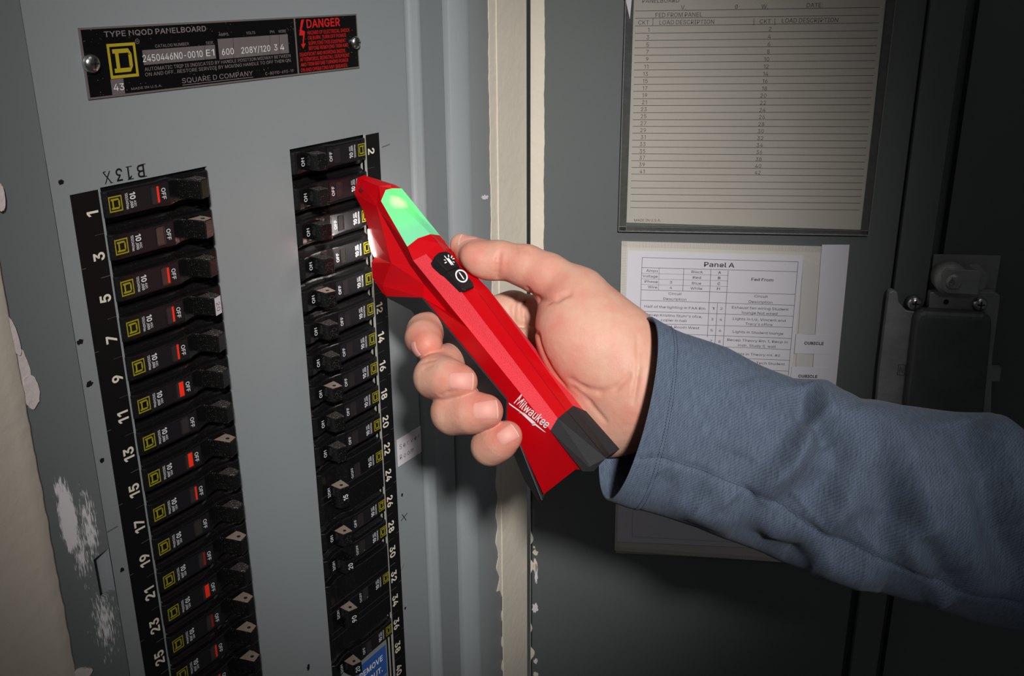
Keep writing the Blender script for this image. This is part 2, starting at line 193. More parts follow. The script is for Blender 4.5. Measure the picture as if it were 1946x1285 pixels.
def one_glyph(ch, bold):
    k = (ch, bold)
    if k in _tc: return _tc[k]
    PP = [np.array(q, float).reshape(-1, 2)/200 for q in GLYPH[ch][1]]; V = np.zeros((0, 3)); Fs = []
    if PP:
        sg = 1 if area2(max(PP, key=lambda P: abs(area2(P)))) < 0 else -1
        outer = [P for P in PP if area2(P)*sg < 0]; holes = [P for P in PP if area2(P)*sg > 0]
        for iO, O in enumerate(outer):
            cu = bpy.data.curves.new('t', 'CURVE'); cu.dimensions = '2D'; cu.fill_mode = 'FRONT'
            for P in [O]+[h for h in holes if inside(h[0], O)]:
                P = fatten(P*200, bold*sg*1.1); p = cu.splines.new('POLY'); p.use_cyclic_u = True; p.points.add(len(P)-1)
                for i in range(len(P)): p.points[i].co = (P[i, 0], P[i, 1], 0, 1)
            o = bpy.data.objects.new('t', cu); COL.objects.link(o); dg = bpy.context.evaluated_depsgraph_get()
            me = bpy.data.meshes.new_from_object(o.evaluated_get(dg)); n = len(me.vertices); a = np.zeros(n*3); me.vertices.foreach_get('co', a)
            Fs += [tuple(v+len(V) for v in p.vertices) for p in me.polygons]; a = a.reshape(-1, 3).copy(); a[:, 2] = iO*2e-5; V = np.concatenate([V, a])
            bpy.data.objects.remove(o); bpy.data.curves.remove(cu); bpy.data.meshes.remove(me)
    _tc[k] = (V, Fs); return _tc[k]
def glyphs(s, bold=0.0):
    V, Fs, x = [], [], 0; n = 0
    for ch in s:
        v, f = one_glyph(ch, bold); V.append(v+np.array([x, 0, 0])); Fs += [tuple(i+n for i in q) for q in f]; n += len(v); x += GLYPH[ch][0]/200+bold*.9
    a = np.concatenate(V)
    if n: a[:, 0] -= a[:, 0].min()
    return a, Fs
def text(items, z=0.0):
    """items: (string, x, y, cap height, rotation, width factor, bold, align C/L/R)"""
    V, Fc = [], []
    for s, x, y, h, rot, sx, bold, al in items:
        a, fs = glyphs(s, bold)
        if not len(a): continue
        a = a.copy(); w = a[:, 0].max(); a[:, 0] -= {'C': w/2, 'L': 0, 'R': w}[al]; a[:, 1] -= .5
        a[:, 0] *= h*sx; a[:, 1] *= h; r = math.radians(rot); c, s_ = math.cos(r), math.sin(r)
        n = len(V); V += [(x+p[0]*c-p[1]*s_, y+p[0]*s_+p[1]*c, z+p[2]) for p in a]; Fc += [tuple(i+n for i in q) for q in fs]
    return V, Fc
def T(s, x, y, h, rot=0, sx=1, bold=0.0, al='C'): return (s, x, y, h, rot, sx, bold, al)
def fit(s, x0, x1, y, h, rot=0, bold=0.0):
    a, _ = glyphs(s, bold); w = a[:, 0].max(); return (s, x0, y, h, rot, (x1-x0)/(w*h), bold, 'L')
def rect(x0, x1, y0, y1, z=0): return [(x0, y0, z), (x1, y0, z), (x1, y1, z), (x0, y1, z)], [(0, 1, 2, 3)]
def bar(p, q, w, z=0):
    p = np.array(p, float); q = np.array(q, float); d = q-p; d /= np.hypot(*d); n = np.array([-d[1], d[0]])*w/2
    return [(*(p-n), z), (*(q-n), z), (*(q+n), z), (*(p+n), z)], [(0, 1, 2, 3)]
def tr(g, x=0, y=0, z=0): return [(a+x, b+y, c+z) for a, b, c in g[0]], g[1]
def blob(cx, cy, rx, ry, z, n=26, jag=.2, th=.0003, rot=0, seed=None):
    rnd = random.Random(seed if seed is not None else cx*1e5+cy*1e4); P = []
    for k in range(n):
        t = 2*math.pi*k/n; r = 1+rnd.uniform(-jag, jag); x, y = rx*r*math.cos(t), ry*r*math.sin(t)
        P.append((cx+x*math.cos(rot)-y*math.sin(rot), cy+x*math.sin(rot)+y*math.cos(rot)))
    return prism(P, z, z+th)

mm = .001
# ================================================================ PANELBOARD COVER (panel axes: x right, y up, z out towards the viewer)
OL = (5.7, 65.6); OR = (121.9, 181.6); OT = 10.2; OB = -420; PT = 230; PB = -520
cover = empty('panelboard_cover', MP, 'grey enamelled panelboard cover with two columns of breaker openings', 'electrical panel')
def sheet(rects, z0, z1): return join([boxv(a*mm, b*mm, c*mm, d*mm, z0*mm, z1*mm) for a, b, c, d in rects])
xs = [-17.5, OL[0], OL[1], OR[0], OR[1], 226]
ys = [PB, OB, OT, PT]
V, Fc = [], []
gx = xs; gy = ys
idx = {}
for zi, z in enumerate((0, -1.5)):
    for i, x in enumerate(gx):
        for j, y in enumerate(gy): idx[(i, j, zi)] = len(V); V.append((x*mm, y*mm, z*mm))
hole = {(1, 1), (3, 1)}
for i in range(len(gx)-1):
    for j in range(len(gy)-1):
        if (i, j) in hole:
            for (a, b) in (((i, j), (i+1, j)), ((i+1, j), (i+1, j+1)), ((i+1, j+1), (i, j+1)), ((i, j+1), (i, j))):
                Fc.append((idx[a+(0,)], idx[b+(0,)], idx[b+(1,)], idx[a+(1,)]))
        else: Fc.append((idx[(i, j, 0)], idx[(i+1, j, 0)], idx[(i+1, j+1, 0)], idx[(i, j+1, 0)]))
link('front_sheet', mesh('front_sheet', V, Fc, GREY), cover)
# bent right-hand edge and flange, one extruded profile
def extr(name, prof, y0, y1, m, smooth=True):
    v, f = loft([[(x*mm, y*mm, z*mm) for x, z in prof] for y in (y0, y1)], closed=False)
    me = mesh(name, v, f, m); me.shade_smooth() if smooth else None; return me
XA = pan(802, 300)[0]*1000
def px_x(px, py, out): return pan(px, py, -out*mm)[0]*1000     # panel x of a vertical edge standing out by `out` mm
e1 = px_x(800, 100, 5); g0 = px_x(845, 0, 4); g1 = px_x(850, 0, 4); h1 = px_x(889, 100, 10)
prof = [(226, 0), (e1-9, .4), (e1-4, 2.2), (e1-1.5, 4.0), (e1, 4.6), (e1+1.5, 4.4), (e1+6, 3.2), (g0-1, 2.2), (g0, 1.8), (g0+.3, -10)]
link('bent_edge', extr('bent_edge', prof, PB, PT, GREY), cover)
prof = [(g1+.3, -10), (g1, 3.5), (g1+1, 4.6), (h1-6, 8.4), (h1-1.5, 9.8), (h1, 10.2), (h1+1.5, 10.15), (h1+4, 10), (H[0]*1000-4.2, 10), (H[0]*1000-4.0, 8), (H[0]*1000-4, -6)]
link('trim_flange', extr('trim_flange', prof, PB, PT, GREY), cover)
link('gap_back', box('gap_back', (.215, .37, PB*mm, PT*mm, -.022, -.012), DARK), cover)
# cream overpaint on flange
def ragged(x0f, x1f, y0, y1, n, z, m, name, th=.35):
    secs = []
    for k in range(n+1):
        y = y0+(y1-y0)*k/n; a, b = x0f(y), x1f(y); secs.append([(a*mm, y*mm, z*mm), (a*mm+.0002, y*mm, (z+th)*mm), (b*mm, y*mm, (z+th)*mm)])
    v, f = loft(secs, closed=False); return mesh(name, v, f, m)
cx0 = px_x(931, 300, 10)
def wob(y, s, a=1): return a*(math.sin(y*.11+s)*.5+math.sin(y*.31+2*s)*.35+math.sin(y*.83+s*3)*.25)
def left_edge(y):
    b = cx0+wob(y, 1, .6)
    if y < -235: b += 1.0+2.6*math.sin(y*.13)**2*(1 if y > -330 else 1.6)
    if y < -360: b += 6
    return b
link('cream_overpaint', ragged(left_edge, lambda y: H[0]*1000-4.1, PB, PT, 360, 10.0, CREAM, 'cream_overpaint'), cover)
link('cream_overpaint', ragged(lambda y: cx0+8.5+.2*wob(y, 5), lambda y: H[0]*1000-4.1, PB, PT, 200, 10.3, CREAM, 'cream_ridge', .8), cover)
# small white paint chip
a = pan(922, 375, -.0102)
link('paint_chip', mesh('paint_chip', *blob(a[0], a[2], .0042, .0014, .0101, jag=.35, seed=3, rot=-.15), LABELW), cover)
# left trim strip with notch, lower than the deadfront edge
def lp(px, py, Y=.002): q = pan(px, py, Y); return (q[0], q[2])
tl = mat('left trim enamel', rgb(110, 115, 116), .45, spec=.4, bump=.05, bscale=60)
nt = tl.node_tree; N = nt.nodes; L = nt.links; b = N['Principled BSDF']
# scuffed white paint worn into the trim by the wall
tc = N.new('ShaderNodeTexCoord'); mp = N.new('ShaderNodeMapping'); mp.inputs['Rotation'].default_value = (0, 0, .08); mp.inputs['Scale'].default_value = (1500, 200, 1); L.new(tc.outputs['Object'], mp.inputs[0])
no = N.new('ShaderNodeTexNoise'); no.inputs['Scale'].default_value = 1; no.inputs['Detail'].default_value = 5; L.new(mp.outputs[0], no.inputs['Vector'])
def ell(cx, cy, rx, ry):
    m2 = N.new('ShaderNodeMapping'); m2.vector_type = 'TEXTURE'; m2.inputs['Location'].default_value = (cx, cy, 0); m2.inputs['Scale'].default_value = (rx, ry, 1); L.new(tc.outputs['Object'], m2.inputs[0])
    s = N.new('ShaderNodeSeparateXYZ'); L.new(m2.outputs[0], s.inputs[0]); c = N.new('ShaderNodeCombineXYZ'); L.new(s.outputs[0], c.inputs[0]); L.new(s.outputs[1], c.inputs[1])
    l = N.new('ShaderNodeVectorMath'); l.operation = 'LENGTH'; L.new(c.outputs[0], l.inputs[0])
    r = N.new('ShaderNodeMapRange'); r.inputs[1].default_value = 0; r.inputs[2].default_value = 1; r.inputs[3].default_value = 1; r.inputs[4].default_value = 0; L.new(l.outputs['Value'], r.inputs[0]); return r.outputs[0]
outs = []
for (px, py, rx, ry, w) in ((125, 985, .006, .024, 1.2), (110, 930, .006, .012, .62), (165, 1000, .008, .034, .55), (195, 1180, .012, .036, .50), (150, 1050, .008, .03, .5)):
    x, y = lp(px, py); e = ell(x, y, rx, ry); mu = N.new('ShaderNodeMath'); mu.operation = 'MULTIPLY'; mu.inputs[1].default_value = w; L.new(e, mu.inputs[0]); outs.append(mu.outputs[0])
cur = outs[0]
for o2 in outs[1:]:
    mxm = N.new('ShaderNodeMath'); mxm.operation = 'MAXIMUM'; L.new(cur, mxm.inputs[0]); L.new(o2, mxm.inputs[1]); cur = mxm.outputs[0]
ad = N.new('ShaderNodeMath'); ad.operation = 'ADD'; L.new(cur, ad.inputs[0]); L.new(no.outputs[0], ad.inputs[1])
rp = N.new('ShaderNodeMapRange'); rp.inputs[1].default_value = .80; rp.inputs[2].default_value = .96; L.new(ad.outputs[0], rp.inputs[0])
mx = N.new('ShaderNodeMix'); mx.data_type = 'RGBA'; mx.inputs[6].default_value = rgb(110, 115, 116); mx.inputs[7].default_value = rgb(224, 221, 222); L.new(rp.outputs[0], mx.inputs[0]); L.new(mx.outputs[2], b.inputs['Base Color'])
na, nb, nc, nd = lp(201, 1040), lp(173, 1062), lp(187, 1137), lp(221, 1117)
xe = -17.55*mm
poly = [(-.12, PB*mm), (xe, PB*mm), (xe, nd[1]), (nc[0], nc[1]), (nb[0], nb[1]), (xe, na[1]), (xe, PT*mm), (-.12, PT*mm)]
link('trim_strip', mesh('trim_strip', *prism(poly, -.0030, -.00025), tl), cover)
link('notch_recess', box('notch_recess', (nb[0]-.004, xe+.002, nc[1]-.006, na[1]+.006, -.012, -.0065), GREY), cover)
v, f = loft([[(xe-.0042, y, -.0062), (xe-.0032, y, -.0045+bo*.5), (xe-.001, y, -.002+bo*.5), (xe, y, -.0005)] for y, bo in ((nc[1]-.002, -.002), (nc[1]+.007, .0), (na[1]-.006, .0), (na[1]+.002, -.002))], closed=False)
link('hinge_tab', mesh('hinge_tab', v, f, GREY), cover)
# marker dots and scratches
for k, (px, py, rx, ry) in enumerate([(116, 346, 1.3, 1.0), (152, 650, 1.7, 1.2), (170, 730, 1.6, 1.4), (194, 875, 1.2, 1.2), (232, 1083, 1.2, 1.1), (764, 941, 1.0, 1.2), (770, 1156, 1.0, 1.1), (586, 1268, 1.3, 2.4)]):
    a = pan(px, py); link('marker_dot', mesh('marker_dot', *blob(a[0], a[2], rx*mm, ry*mm, .00003, jag=.22, th=.00004, seed=k), MARK), cover)
for segs in ([((762, 990), (774, 975)), ((764, 978), (772, 989))], [((203, 1012), (224, 1000))], [((726, 280), (741, 274))], [((762, 1085), (768, 1072))]):
    g = join([bar(lp(*p, 0), lp(*q, 0), .0006, .00006) for p, q in segs]); link('pen_mark', mesh('pen_mark', *g, MARK if len(segs) == 2 else INKL), cover)
# stencilled B13X, upside down
gr = [T('B', 27.6*mm, 13.9*mm, 5.6*mm, 180, .95, .02), T('1', 21.6*mm, 14.0*mm, 5.4*mm, 180, .9, .02), T('3', 16.2*mm, 14.1*mm, 5.4*mm, 180, .9, .02), T('X', 10*mm, 13.9*mm, 5.2*mm, 183, .9, -.005)]
gs = join([text(gr, .00005)]+[rect(a*mm, b*mm, c*mm, d*mm, .00005) for a, b, c, d in ((20, 23.2, 16.6, 17), (20.2, 23.4, 11.1, 11.5), (28.5, 30.6, 16.5, 16.9), (28.5, 30.6, 11, 11.4), (8.2, 9.6, 16.3, 16.7), (11, 12.6, 11.2, 11.5))])
link('stencilled_lettering', mesh('stencilled_lettering', *gs, MARK), cover)

# number strips
def strip(x0, x1, nums, k0, rot, xn):
    st = link('number_strip', mesh('number_strip', *boxv(x0*mm, x1*mm, -.46, 9.7*mm, .00002, .00022), STRIPM), cover)
    its = [T(str(n), xn*mm, -k*19.05*mm, 5.3*mm, rot, .9, .042) for k, n in nums]
    link('row_numbers', mesh('row_numbers', *text(its, .0003), NUMW), st)
    return st
sl = strip(-9.3, 4.3, [(k, 2*k+1) for k in range(17)], 0, 90, 0)
sr = strip(183.2, 195.6, [(k, 2*k+2) for k in range(20)], 0, -90, 187.76)
g = []
for k in range(17):
    y = -(k+.5)*19.05*mm
    g.append(bar((-.5*mm, y), (4.2*mm, y+.1*mm), .00022 if k in (1, 6, 8, 11, 12) else .0001, .00026))
    if k % 2: g.append(bar((-9.3*mm, y+6*mm), (-7.2*mm, y+6*mm), .0002, .00026))
link('tick_marks', mesh('tick_marks', *join(g), PEDG), sl)
g = []
for k in range(19):
    y = -(k+.5)*19.05*mm; g.append(bar((183.4*mm, y), (190*mm, y), .00025 if k in (8, 9, 14, 15) else .0001, .00026))
    if k % 2: g.append(bar((192.5*mm, y+2*mm), (195.6*mm, y+2*mm), .0002, .00026))
link('tick_marks', mesh('tick_marks', *join(g), PEDG), sr)
link('opening_lip', box('opening_lip', (181.6*mm, 183.4*mm, OB*mm, OT*mm, -.003, .00035), mat('worn lip', rgb(160, 158, 152), .5, var=.2, vscale=300)), cover)

# nameplate: 6.3..181 x 47.5..75.7
npl = link('nameplate', mesh('nameplate', *boxv(6.0*mm, 181.2*mm, 47.2*mm, 75.9*mm, .00002, .0006), PEDG), cover)
link('black_field', mesh('black_field', *join([rect(6.9*mm, 131.6*mm, 48*mm, 75.1*mm, .00065), rect(132.7*mm, 180.4*mm, 48*mm, 75.1*mm, .00065)]), PBLK), npl)
def np_(px, py): q = pan(px, py, -.0006); return q[0], q[2]
def c1(x, y): return np_(x/3.892, y/3.892)
def c2(x, y): return np_(400+x/3.892, y/3.892)
g = []
for p, q in (((1050, 375), (1598, 440)),):
    a = c1(1050, 372); b_ = c1(1598, 435); c_ = c1(1060, 482)
    g.append(rect(a[0], b_[0], c_[1], a[1], .0007))
a = c2(50, 285); b_ = c2(580, 392); g.append(rect(a[0], b_[0], b_[1], c2(575, 252)[1], .0007))
a = c1(815, 588); b_ = c1(925, 692); g.append(rect(a[0], b_[0], b_[1], a[1], .0007))
link('stamping_field', mesh('stamping_field', *join(g), PGRY), npl)
g = []
for cc, (x, y0, y1) in ((c1, (1512, 345, 440)), (c2, (165, 278, 430)), (c2, (437, 262, 412)), (c2, (505, 256, 408))):
    g.append(bar(cc(x, y0), cc(x+5, y1), .0002, .00075))
link('field_divider', mesh('field_divider', *join(g), PBLK), npl)
def span(cc, s, xa, ya, xb, yb, h, bold=0.0):
    a = cc(xa, ya); b_ = cc(xb, yb); return fit(s, a[0], b_[0], (a[1]+b_[1])/2, h*mm, 0, bold)
grey_t = [span(c1, 'TYPE NQOD PANELBOARD', 766, 250, 1522, 215, 2.2, .02), span(c1, 'CATALOG NUMBER', 1145, 340, 1395, 325, 1.3), span(c1, 'SER.', 1520, 318, 1578, 314, 1.3),
          span(c2, 'AMPS.', 58, 257, 135, 252, 1.3), span(c2, 'VOLTS', 262, 245, 328, 240, 1.3), span(c2, 'PH.', 438, 236, 474, 233, 1.3), span(c2, 'WIRE', 500, 232, 556, 229, 1.3),
          span(c1, 'MADE IN U.S.A.', 968, 655, 1196, 635, 1.0), span(c2, 'C-80110-693-19', 403, 545, 612, 523, 1.45)]
a = c1(1066, 505); b_ = c2(590, 418); grey_t.append(fit('AUTOMATIC TRIP IS INDICATED BY HANDLE POSITION MIDWAY BETWEEN', a[0], b_[0], (a[1]+b_[1])/2, 1.5*mm))
a = c1(1070, 543); b_ = c2(597, 452); grey_t.append(fit('ON AND OFF.  RESTORE SERVICE BY MOVING HANDLE TO OFF THEN ON.', a[0], b_[0], (a[1]+b_[1])/2, 1.5*mm))
a = c1(1343, 590); b_ = c2(312, 548); grey_t.append(fit('SQUARE D COMPANY', a[0], b_[0], (a[1]+b_[1])/2, 2.2*mm, 0, .0))
g = [text(grey_t, .0008), bar((a[0], (a[1]+b_[1])/2-1.9*mm), (b_[0], (a[1]+b_[1])/2-1.9*mm), .00025, .0008)]
r_ = c1(1013, 305); g.append(text([T('R', r_[0], r_[1], .9*mm)], .0008))
g.append(([(r_[0]+rr*math.cos(t*math.pi/8), r_[1]+rr*math.sin(t*math.pi/8), .0008) for rr in (.0009, .0011) for t in range(16)], [(t, (t+1) % 16, 16+(t+1) % 16, 16+t) for t in range(16)]))
link('printed_lettering', mesh('printed_lettering', *join(g), TXTG), npl)
wt = [span(c1, '2450446N0-0010', 1052, 425, 1497, 405, 2.9), span(c1, 'E1', 1522, 392, 1582, 388, 2.9), span(c2, '600', 82, 385, 170, 378, 2.9), span(c2, '208Y/120', 225, 372, 440, 358, 2.9), span(c2, '3', 468, 352, 492, 350, 2.9), span(c2, '4', 513, 350, 542, 348, 2.9), span(c1, '43', 838, 648, 916, 640, 2.8)]
link('stamped_lettering', mesh('stamped_lettering', *text(wt, .0008), TXTW), npl)
rl = [span(c2, 'DANGER', 708, 178, 955, 160, 4.0, .03)]
for s, xa, ya, xb, yb in (('HAZARD OF ELECTRICAL SHOCK', 715, 240, 1027, 224), ('OR BURN. TURN OFF POWER', 718, 277, 1000, 263), ('SUPPLYING THIS EQUIPMENT', 722, 317, 998, 302), ('BEFORE REMOVING TRIM AND', 725, 354, 1016, 335), ('DEADFRONT AND WORKING INSIDE.', 658, 400, 1000, 378), ('AFTERWORDS, REINSTALL DEADFRONT', 661, 437, 1026, 411), ('AND TRIM BEFORE TURNING POWER', 664, 474, 1016, 449), ('ON AND OPERATING ANY BREAKER.', 666, 515, 1013, 486)):
    rl.append(span(c2, s, xa, ya, xb, yb, 1.8, .01))
def P2(cc, pts, z): return [(*cc(*p), z) for p in pts], [tuple(range(len(pts)))]
g = [text(rl, .0008), P2(c2, [(668, 147), (690, 142), (672, 222), (697, 232), (688, 322), (703, 320), (684, 362), (667, 326), (680, 324), (682, 262), (654, 262)], .0008)]
link('danger_lettering', mesh('danger_lettering', *join(g), PRED), npl)
# square D emblem: outer frame and D glyph
def frame2(x0, x1, y0, y1, w, z): return join([rect(x0, x1, y0, y0+w, z), rect(x0, x1, y1-w, y1, z), rect(x0, x0+w, y0+w, y1-w, z), rect(x1-w, x1, y0+w, y1-w, z)])
def emblem(cx, cy, w, h, z, rot=0):
    """square frame with a slab D inside, in its own axes, turned by rot"""
    t = w*.085; P = [frame2(-w/2, w/2, -h/2, h/2, t, 0)]
    a, b2, s = w*.33, h*.34, w*.12
    P += [rect(-a, a*.7, b2-s, b2, 0), rect(-a, a*.7, -b2, -b2+s, 0), rect(-a*.75, -a*.75+s, -b2+s, b2-s, 0), rect(a-s, a, -b2+s*1.3, b2-s*1.3, 0),
          ([(a*.7, b2, 0), (a*.7, b2-s, 0), (a-s, b2-s*1.6, 0), (a, b2-s*1.3, 0)], [(0, 1, 2, 3)]), ([(a*.7, -b2, 0), (a, -b2+s*1.3, 0), (a-s, -b2+s*1.6, 0), (a*.7, -b2+s, 0)], [(0, 1, 2, 3)])]
    v, f = join(P); r = math.radians(rot); c, s_ = math.cos(r), math.sin(r)
    return [(cx+x*c-y*s_, cy+x*s_+y*c, z) for x, y, _ in v], f
e0 = c1(785, 325); e1_ = c1(995, 312); e2 = c1(1025, 565); e3 = c1(815, 582)
link('emblem', mesh('emblem', *emblem((e0[0]+e2[0])/2, (e0[1]+e2[1])/2, (e1_[0]-e0[0]+e2[0]-e3[0])/2, (e0[1]-e3[1]+e1_[1]-e2[1])/2, .0008), YEL), npl)
def screw(px, py, r, par):
    q = pan(px, py, -.001); v, f = rev([(r, 0), (r, r*.15), (r*.92, r*.4), (r*.7, r*.62), (r*.35, r*.75), (.0001, r*.78)], 24, q[0], q[2])
    s = link('screw', mesh('screw', [(a, b3, c3+.0006) for a, b3, c3 in v], f, STEEL, True), par)
    z = .0006+r*.76
    g2 = join([boxv(q[0]-r*.5, q[0]+r*.5, q[2]-r*.09, q[2]+r*.09, z-.0003, z+.00012), boxv(q[0]-r*.09, q[0]+r*.09, q[2]-r*.5, q[2]+r*.5, z-.0003, z+.00012)])
    link('drive_slot', mesh('drive_slot', *g2, DARK), s)
screw(173, 121, 4.0*mm, cover); screw(675, 81, 3.6*mm, cover)
# SERVER ROOM label, own small thing stuck on the cover
lb = link('adhesive_label', box('adhesive_label', (198.2*mm, 229.5*mm, -208.2*mm, -188.8*mm, .00005, .0002), LABELW), None, MP, 'small white adhesive label reading Server Room, right of number strip', 'label')
a = [T(c_, (201.6+i_*4.05)*mm, -194.9*mm, 3.5*mm, 0, .95, -.008) for i_, c_ in enumerate('Server')]+[T(c_, (201.6+i_*4.05)*mm, -202.4*mm, 3.5*mm, 0, .95, -.008) for i_, c_ in enumerate('Room')]
link('lettering', mesh('lettering', *text(a, .00025), INK), lb)

# ================================================================ BREAKERS (local: o inward from outer end, y up, z out)
OW = OL[1]-OL[0]
hprof = [(-1.5, -6), (-.6, -1), (0, .8), (1.2, 2), (4, 2.2), (30, 2.2), (34.5, 2.0), (38, .6), (42, -.3), (47, -.3), (51, .3), (54, 1.6), (57.5, 2.1), (59, 1.2), (60.2, -1), (60.6, -6)]
def hz(o):
    for (a, ha), (b2, hb) in zip(hprof, hprof[1:]):
        if a <= o <= b2: return ha+(hb-ha)*(o-a)/(b2-a)
    return -6
def body_geo(side, half=9.1, ridge=5.6):
    os_ = [-1.2, -.6, 0, .6, 1.4, 4, 12, 20, 28, 32, 34.5, 36.3, 38, 40, 42, 45, 48, 50, 52, 54, 56, 57.5, 58.6, 59.4, 60.2]
    secs = []
    for o in os_:
        z = hz(o); x = o if side == 'L' else OW-o
        rr = ridge+.5*math.sin(min(1, max(0, (o-28)/12))*math.pi)
        s = half
        cs = [(-s, -12), (-s, z-6.0), (-s+.5, z-4.6), (-s+1.4, z-4.0), (-rr-.9, z-2.6), (-rr-.3, z-.5), (-rr, z-.05), (-rr+.5, z), (rr-.5, z), (rr, z-.05), (rr+.3, z-.5), (rr+.9, z-2.6), (s-1.4, z-4.0), (s-.5, z-4.6), (s, z-6.0), (s, -12)]
        secs.append([(x*mm, y*mm, zz*mm) for y, zz in cs])
    return fixn(mesh('body', *loft(secs), BLACKP))
def handle_geo(side, hh=4.7):
    X = (lambda o: o) if side == 'L' else (lambda o: OW-o)
    base = [(41.3, -1), (50.2, -1)]; mid = [(43.2, 6.5), (51.0, 5.5)]; top = [(44.6, 11.9), (50.8, 9.9)]
    secs = []
    for (a, b2), k in ((base, 1), (mid, .98), (top, .93)):
        (xa, za), (xb, zb) = (a, b2)
        ring = [(xa, za, -1), (xa, za, 1), (xb, zb, 1), (xb, zb, -1)]
        secs.append([(X(x)*mm, s*hh*k*mm, z*mm) for x, z, s in ring])
    return fixn(mesh('handle', *loft(secs), HANDM))
def dust_geo(side, hh, m):
    X = (lambda o: o) if side == 'L' else (lambda o: OW-o); V = []
    for (xa, za), (xb, zb), k in (((42.3, 2.9), (50.6, 2.4), .9895), ((43.3, 6.5), (50.9, 5.5), .98), ((44.7, 11.6), (50.7, 9.7), .9325)):
        V += [(X(xa)*mm, (hh*k+.05)*mm, za*mm), (X(xb)*mm, (hh*k+.05)*mm, zb*mm)]
    return fixn(mesh('handle_dust', V, [(0, 1, 3, 2), (2, 3, 5, 4)], m))
def quad_on(fn, pts, z=0): return [fn(*p) for p in pts], [tuple(range(len(pts)))]
def make_lib(side):
    X = (lambda o: o*mm) if side == 'L' else (lambda o: (OW-o)*mm)
    rot = -90 if side == 'L' else 90
    D = {}
    D['body'] = body_geo(side); D['handle'] = handle_geo(side)
    z = 2.2*mm
    D['label_panel'] = mesh('label_panel', *rect(min(X(8.4), X(34)), max(X(8.4), X(34)), -4.9*mm, 4.9*mm, z+.00006), BLACKL)
    D['emblem'] = mesh('emblem', *emblem(X(4.9), -.1*mm, (6.9 if side == 'L' else 6.1)*mm, 6.9*mm, z+.00009, 0 if side == 'L' else 180), OLIVE)
    s = 1 if side == 'L' else -1
    its = [T('10', X(14.1), s*1.9*mm, 2.7*mm, rot, .8, .05), T('AIC', X(15.0), -s*1.7*mm, 1.15*mm, rot, .95, .02), T(',000', X(13.2), -s*1.7*mm, 1.35*mm, rot, .8, .04), T('120/240Vac', X(10.9), 0, 1.35*mm, rot, .66, .02)]
    D['rating'] = mesh('rating_lettering', *text(its, z+.00012), TXTW)
    D['off'] = mesh('off_lettering', *text([T('OFF', X(31.0), -.2*mm, 2.2*mm, rot, .92, .02)], z+.00012), TXTW)
    D['ooff'] = mesh('off_lettering', *text([T('O/OFF', X(31.0), -.2*mm, 2.0*mm, rot, .85, .01)], z+.00012), TXTW)
    zo = .9*mm
    D['on'] = mesh('on_lettering', *text([T('ON', X(52.7), 0, 2.3*mm, rot, 1.0, .02)], 1.9*mm), TXTW)
    D['ion'] = mesh('on_lettering', *text([T('I/ON', X(52.7), 0, 2.1*mm, rot, .95, .02)], 1.9*mm), TXTW)
    # window: rim frame and lens, flag inside
    def fr(o0, o1, y0, y1, t, z0, z1):
        a, b2 = sorted((X(o0), X(o1)))
        return join([boxv(a, b2, y0*mm, (y0+t)*mm, z0, z1), boxv(a, b2, (y1-t)*mm, y1*mm, z0, z1), boxv(a, a+t*mm, y0*mm, y1*mm, z0, z1), boxv(b2-t*mm, b2, y0*mm, y1*mm, z0, z1)])
    D['window'] = mesh('trip_window', *fr(23.9, 28.7, -4.2, 4.2, .35, z-.0002, z+.0005), LENS)
    def fl(w, m, nm):
        o1 = 28.3; a, b2 = sorted((X(o1-w), X(o1))); return mesh(nm, *boxv(a, b2, -3.7*mm, 3.8*mm, z-.0002, z+.0003), m)
    D['pane'] = mesh('window_pane', *boxv(min(X(24.2), X(28.4)), max(X(24.2), X(28.4)), -3.9*mm, 3.9*mm, z-.0003, z+.00015), LENS if side == 'R' else mat('dim lens', rgb(52, 44, 44), .15, spec=.8))
    D['flag1'] = fl(1.0, FLAG, 'red_flag'); D['flag2'] = fl(2.6, FLAG, 'red_flag'); D['flagd'] = fl(1.1, FLAGD, 'red_flag')
    # dust on the upper flank of the handle and on the top shoulder
    hh = 4.7
    D['dusttop'] = dust_geo(side, 4.7, DUST); D['dusttopd'] = dust_geo(side, 4.7, DUSTD)
    cx, cz, cy = (47.2, 7.6, 4.7); n = 12
    hp = [(X(cx+1.0*math.cos(t*2*math.pi/n)), (cz+1.0*math.sin(t*2*math.pi/n))*mm) for t in range(n)]
    hv_, hf_ = prism(hp, 4.3*mm, 4.78*mm); D['hole'] = fixn(mesh('handle_hole', [(x, z_, y) for x, y, z_ in hv_], hf_, DARK))
    dz = .0001
    if side == 'R':
        # front face frame: from (44.6,11.9) to (50.8,9.9)
        pass
    return D
LIB = {s: make_lib(s) for s in 'LR'}
def face_mat(side, hs=1.0):
    """matrix of the handle's front face: x along inward direction on the picture's left-right, y up, z out of the face"""
    X = (lambda o: o*mm) if side == 'L' else (lambda o: (OW-o)*mm)
    A = Vector((X(44.6), 0, 11.9*mm)); B = Vector((X(50.8), 0, 9.9*mm))
    if side == 'R': A, B = B, A
    ex = (B-A).normalized(); ey = Vector((0, 1, 0)); ez = ex.cross(ey); c = (A+B)/2+ez*.00008
    return Matrix(((ex[0], ey[0], ez[0], c[0]), (ex[1], ey[1], ez[1], c[1]), (ex[2], ey[2], ez[2], c[2]), (0, 0, 0, 1)))
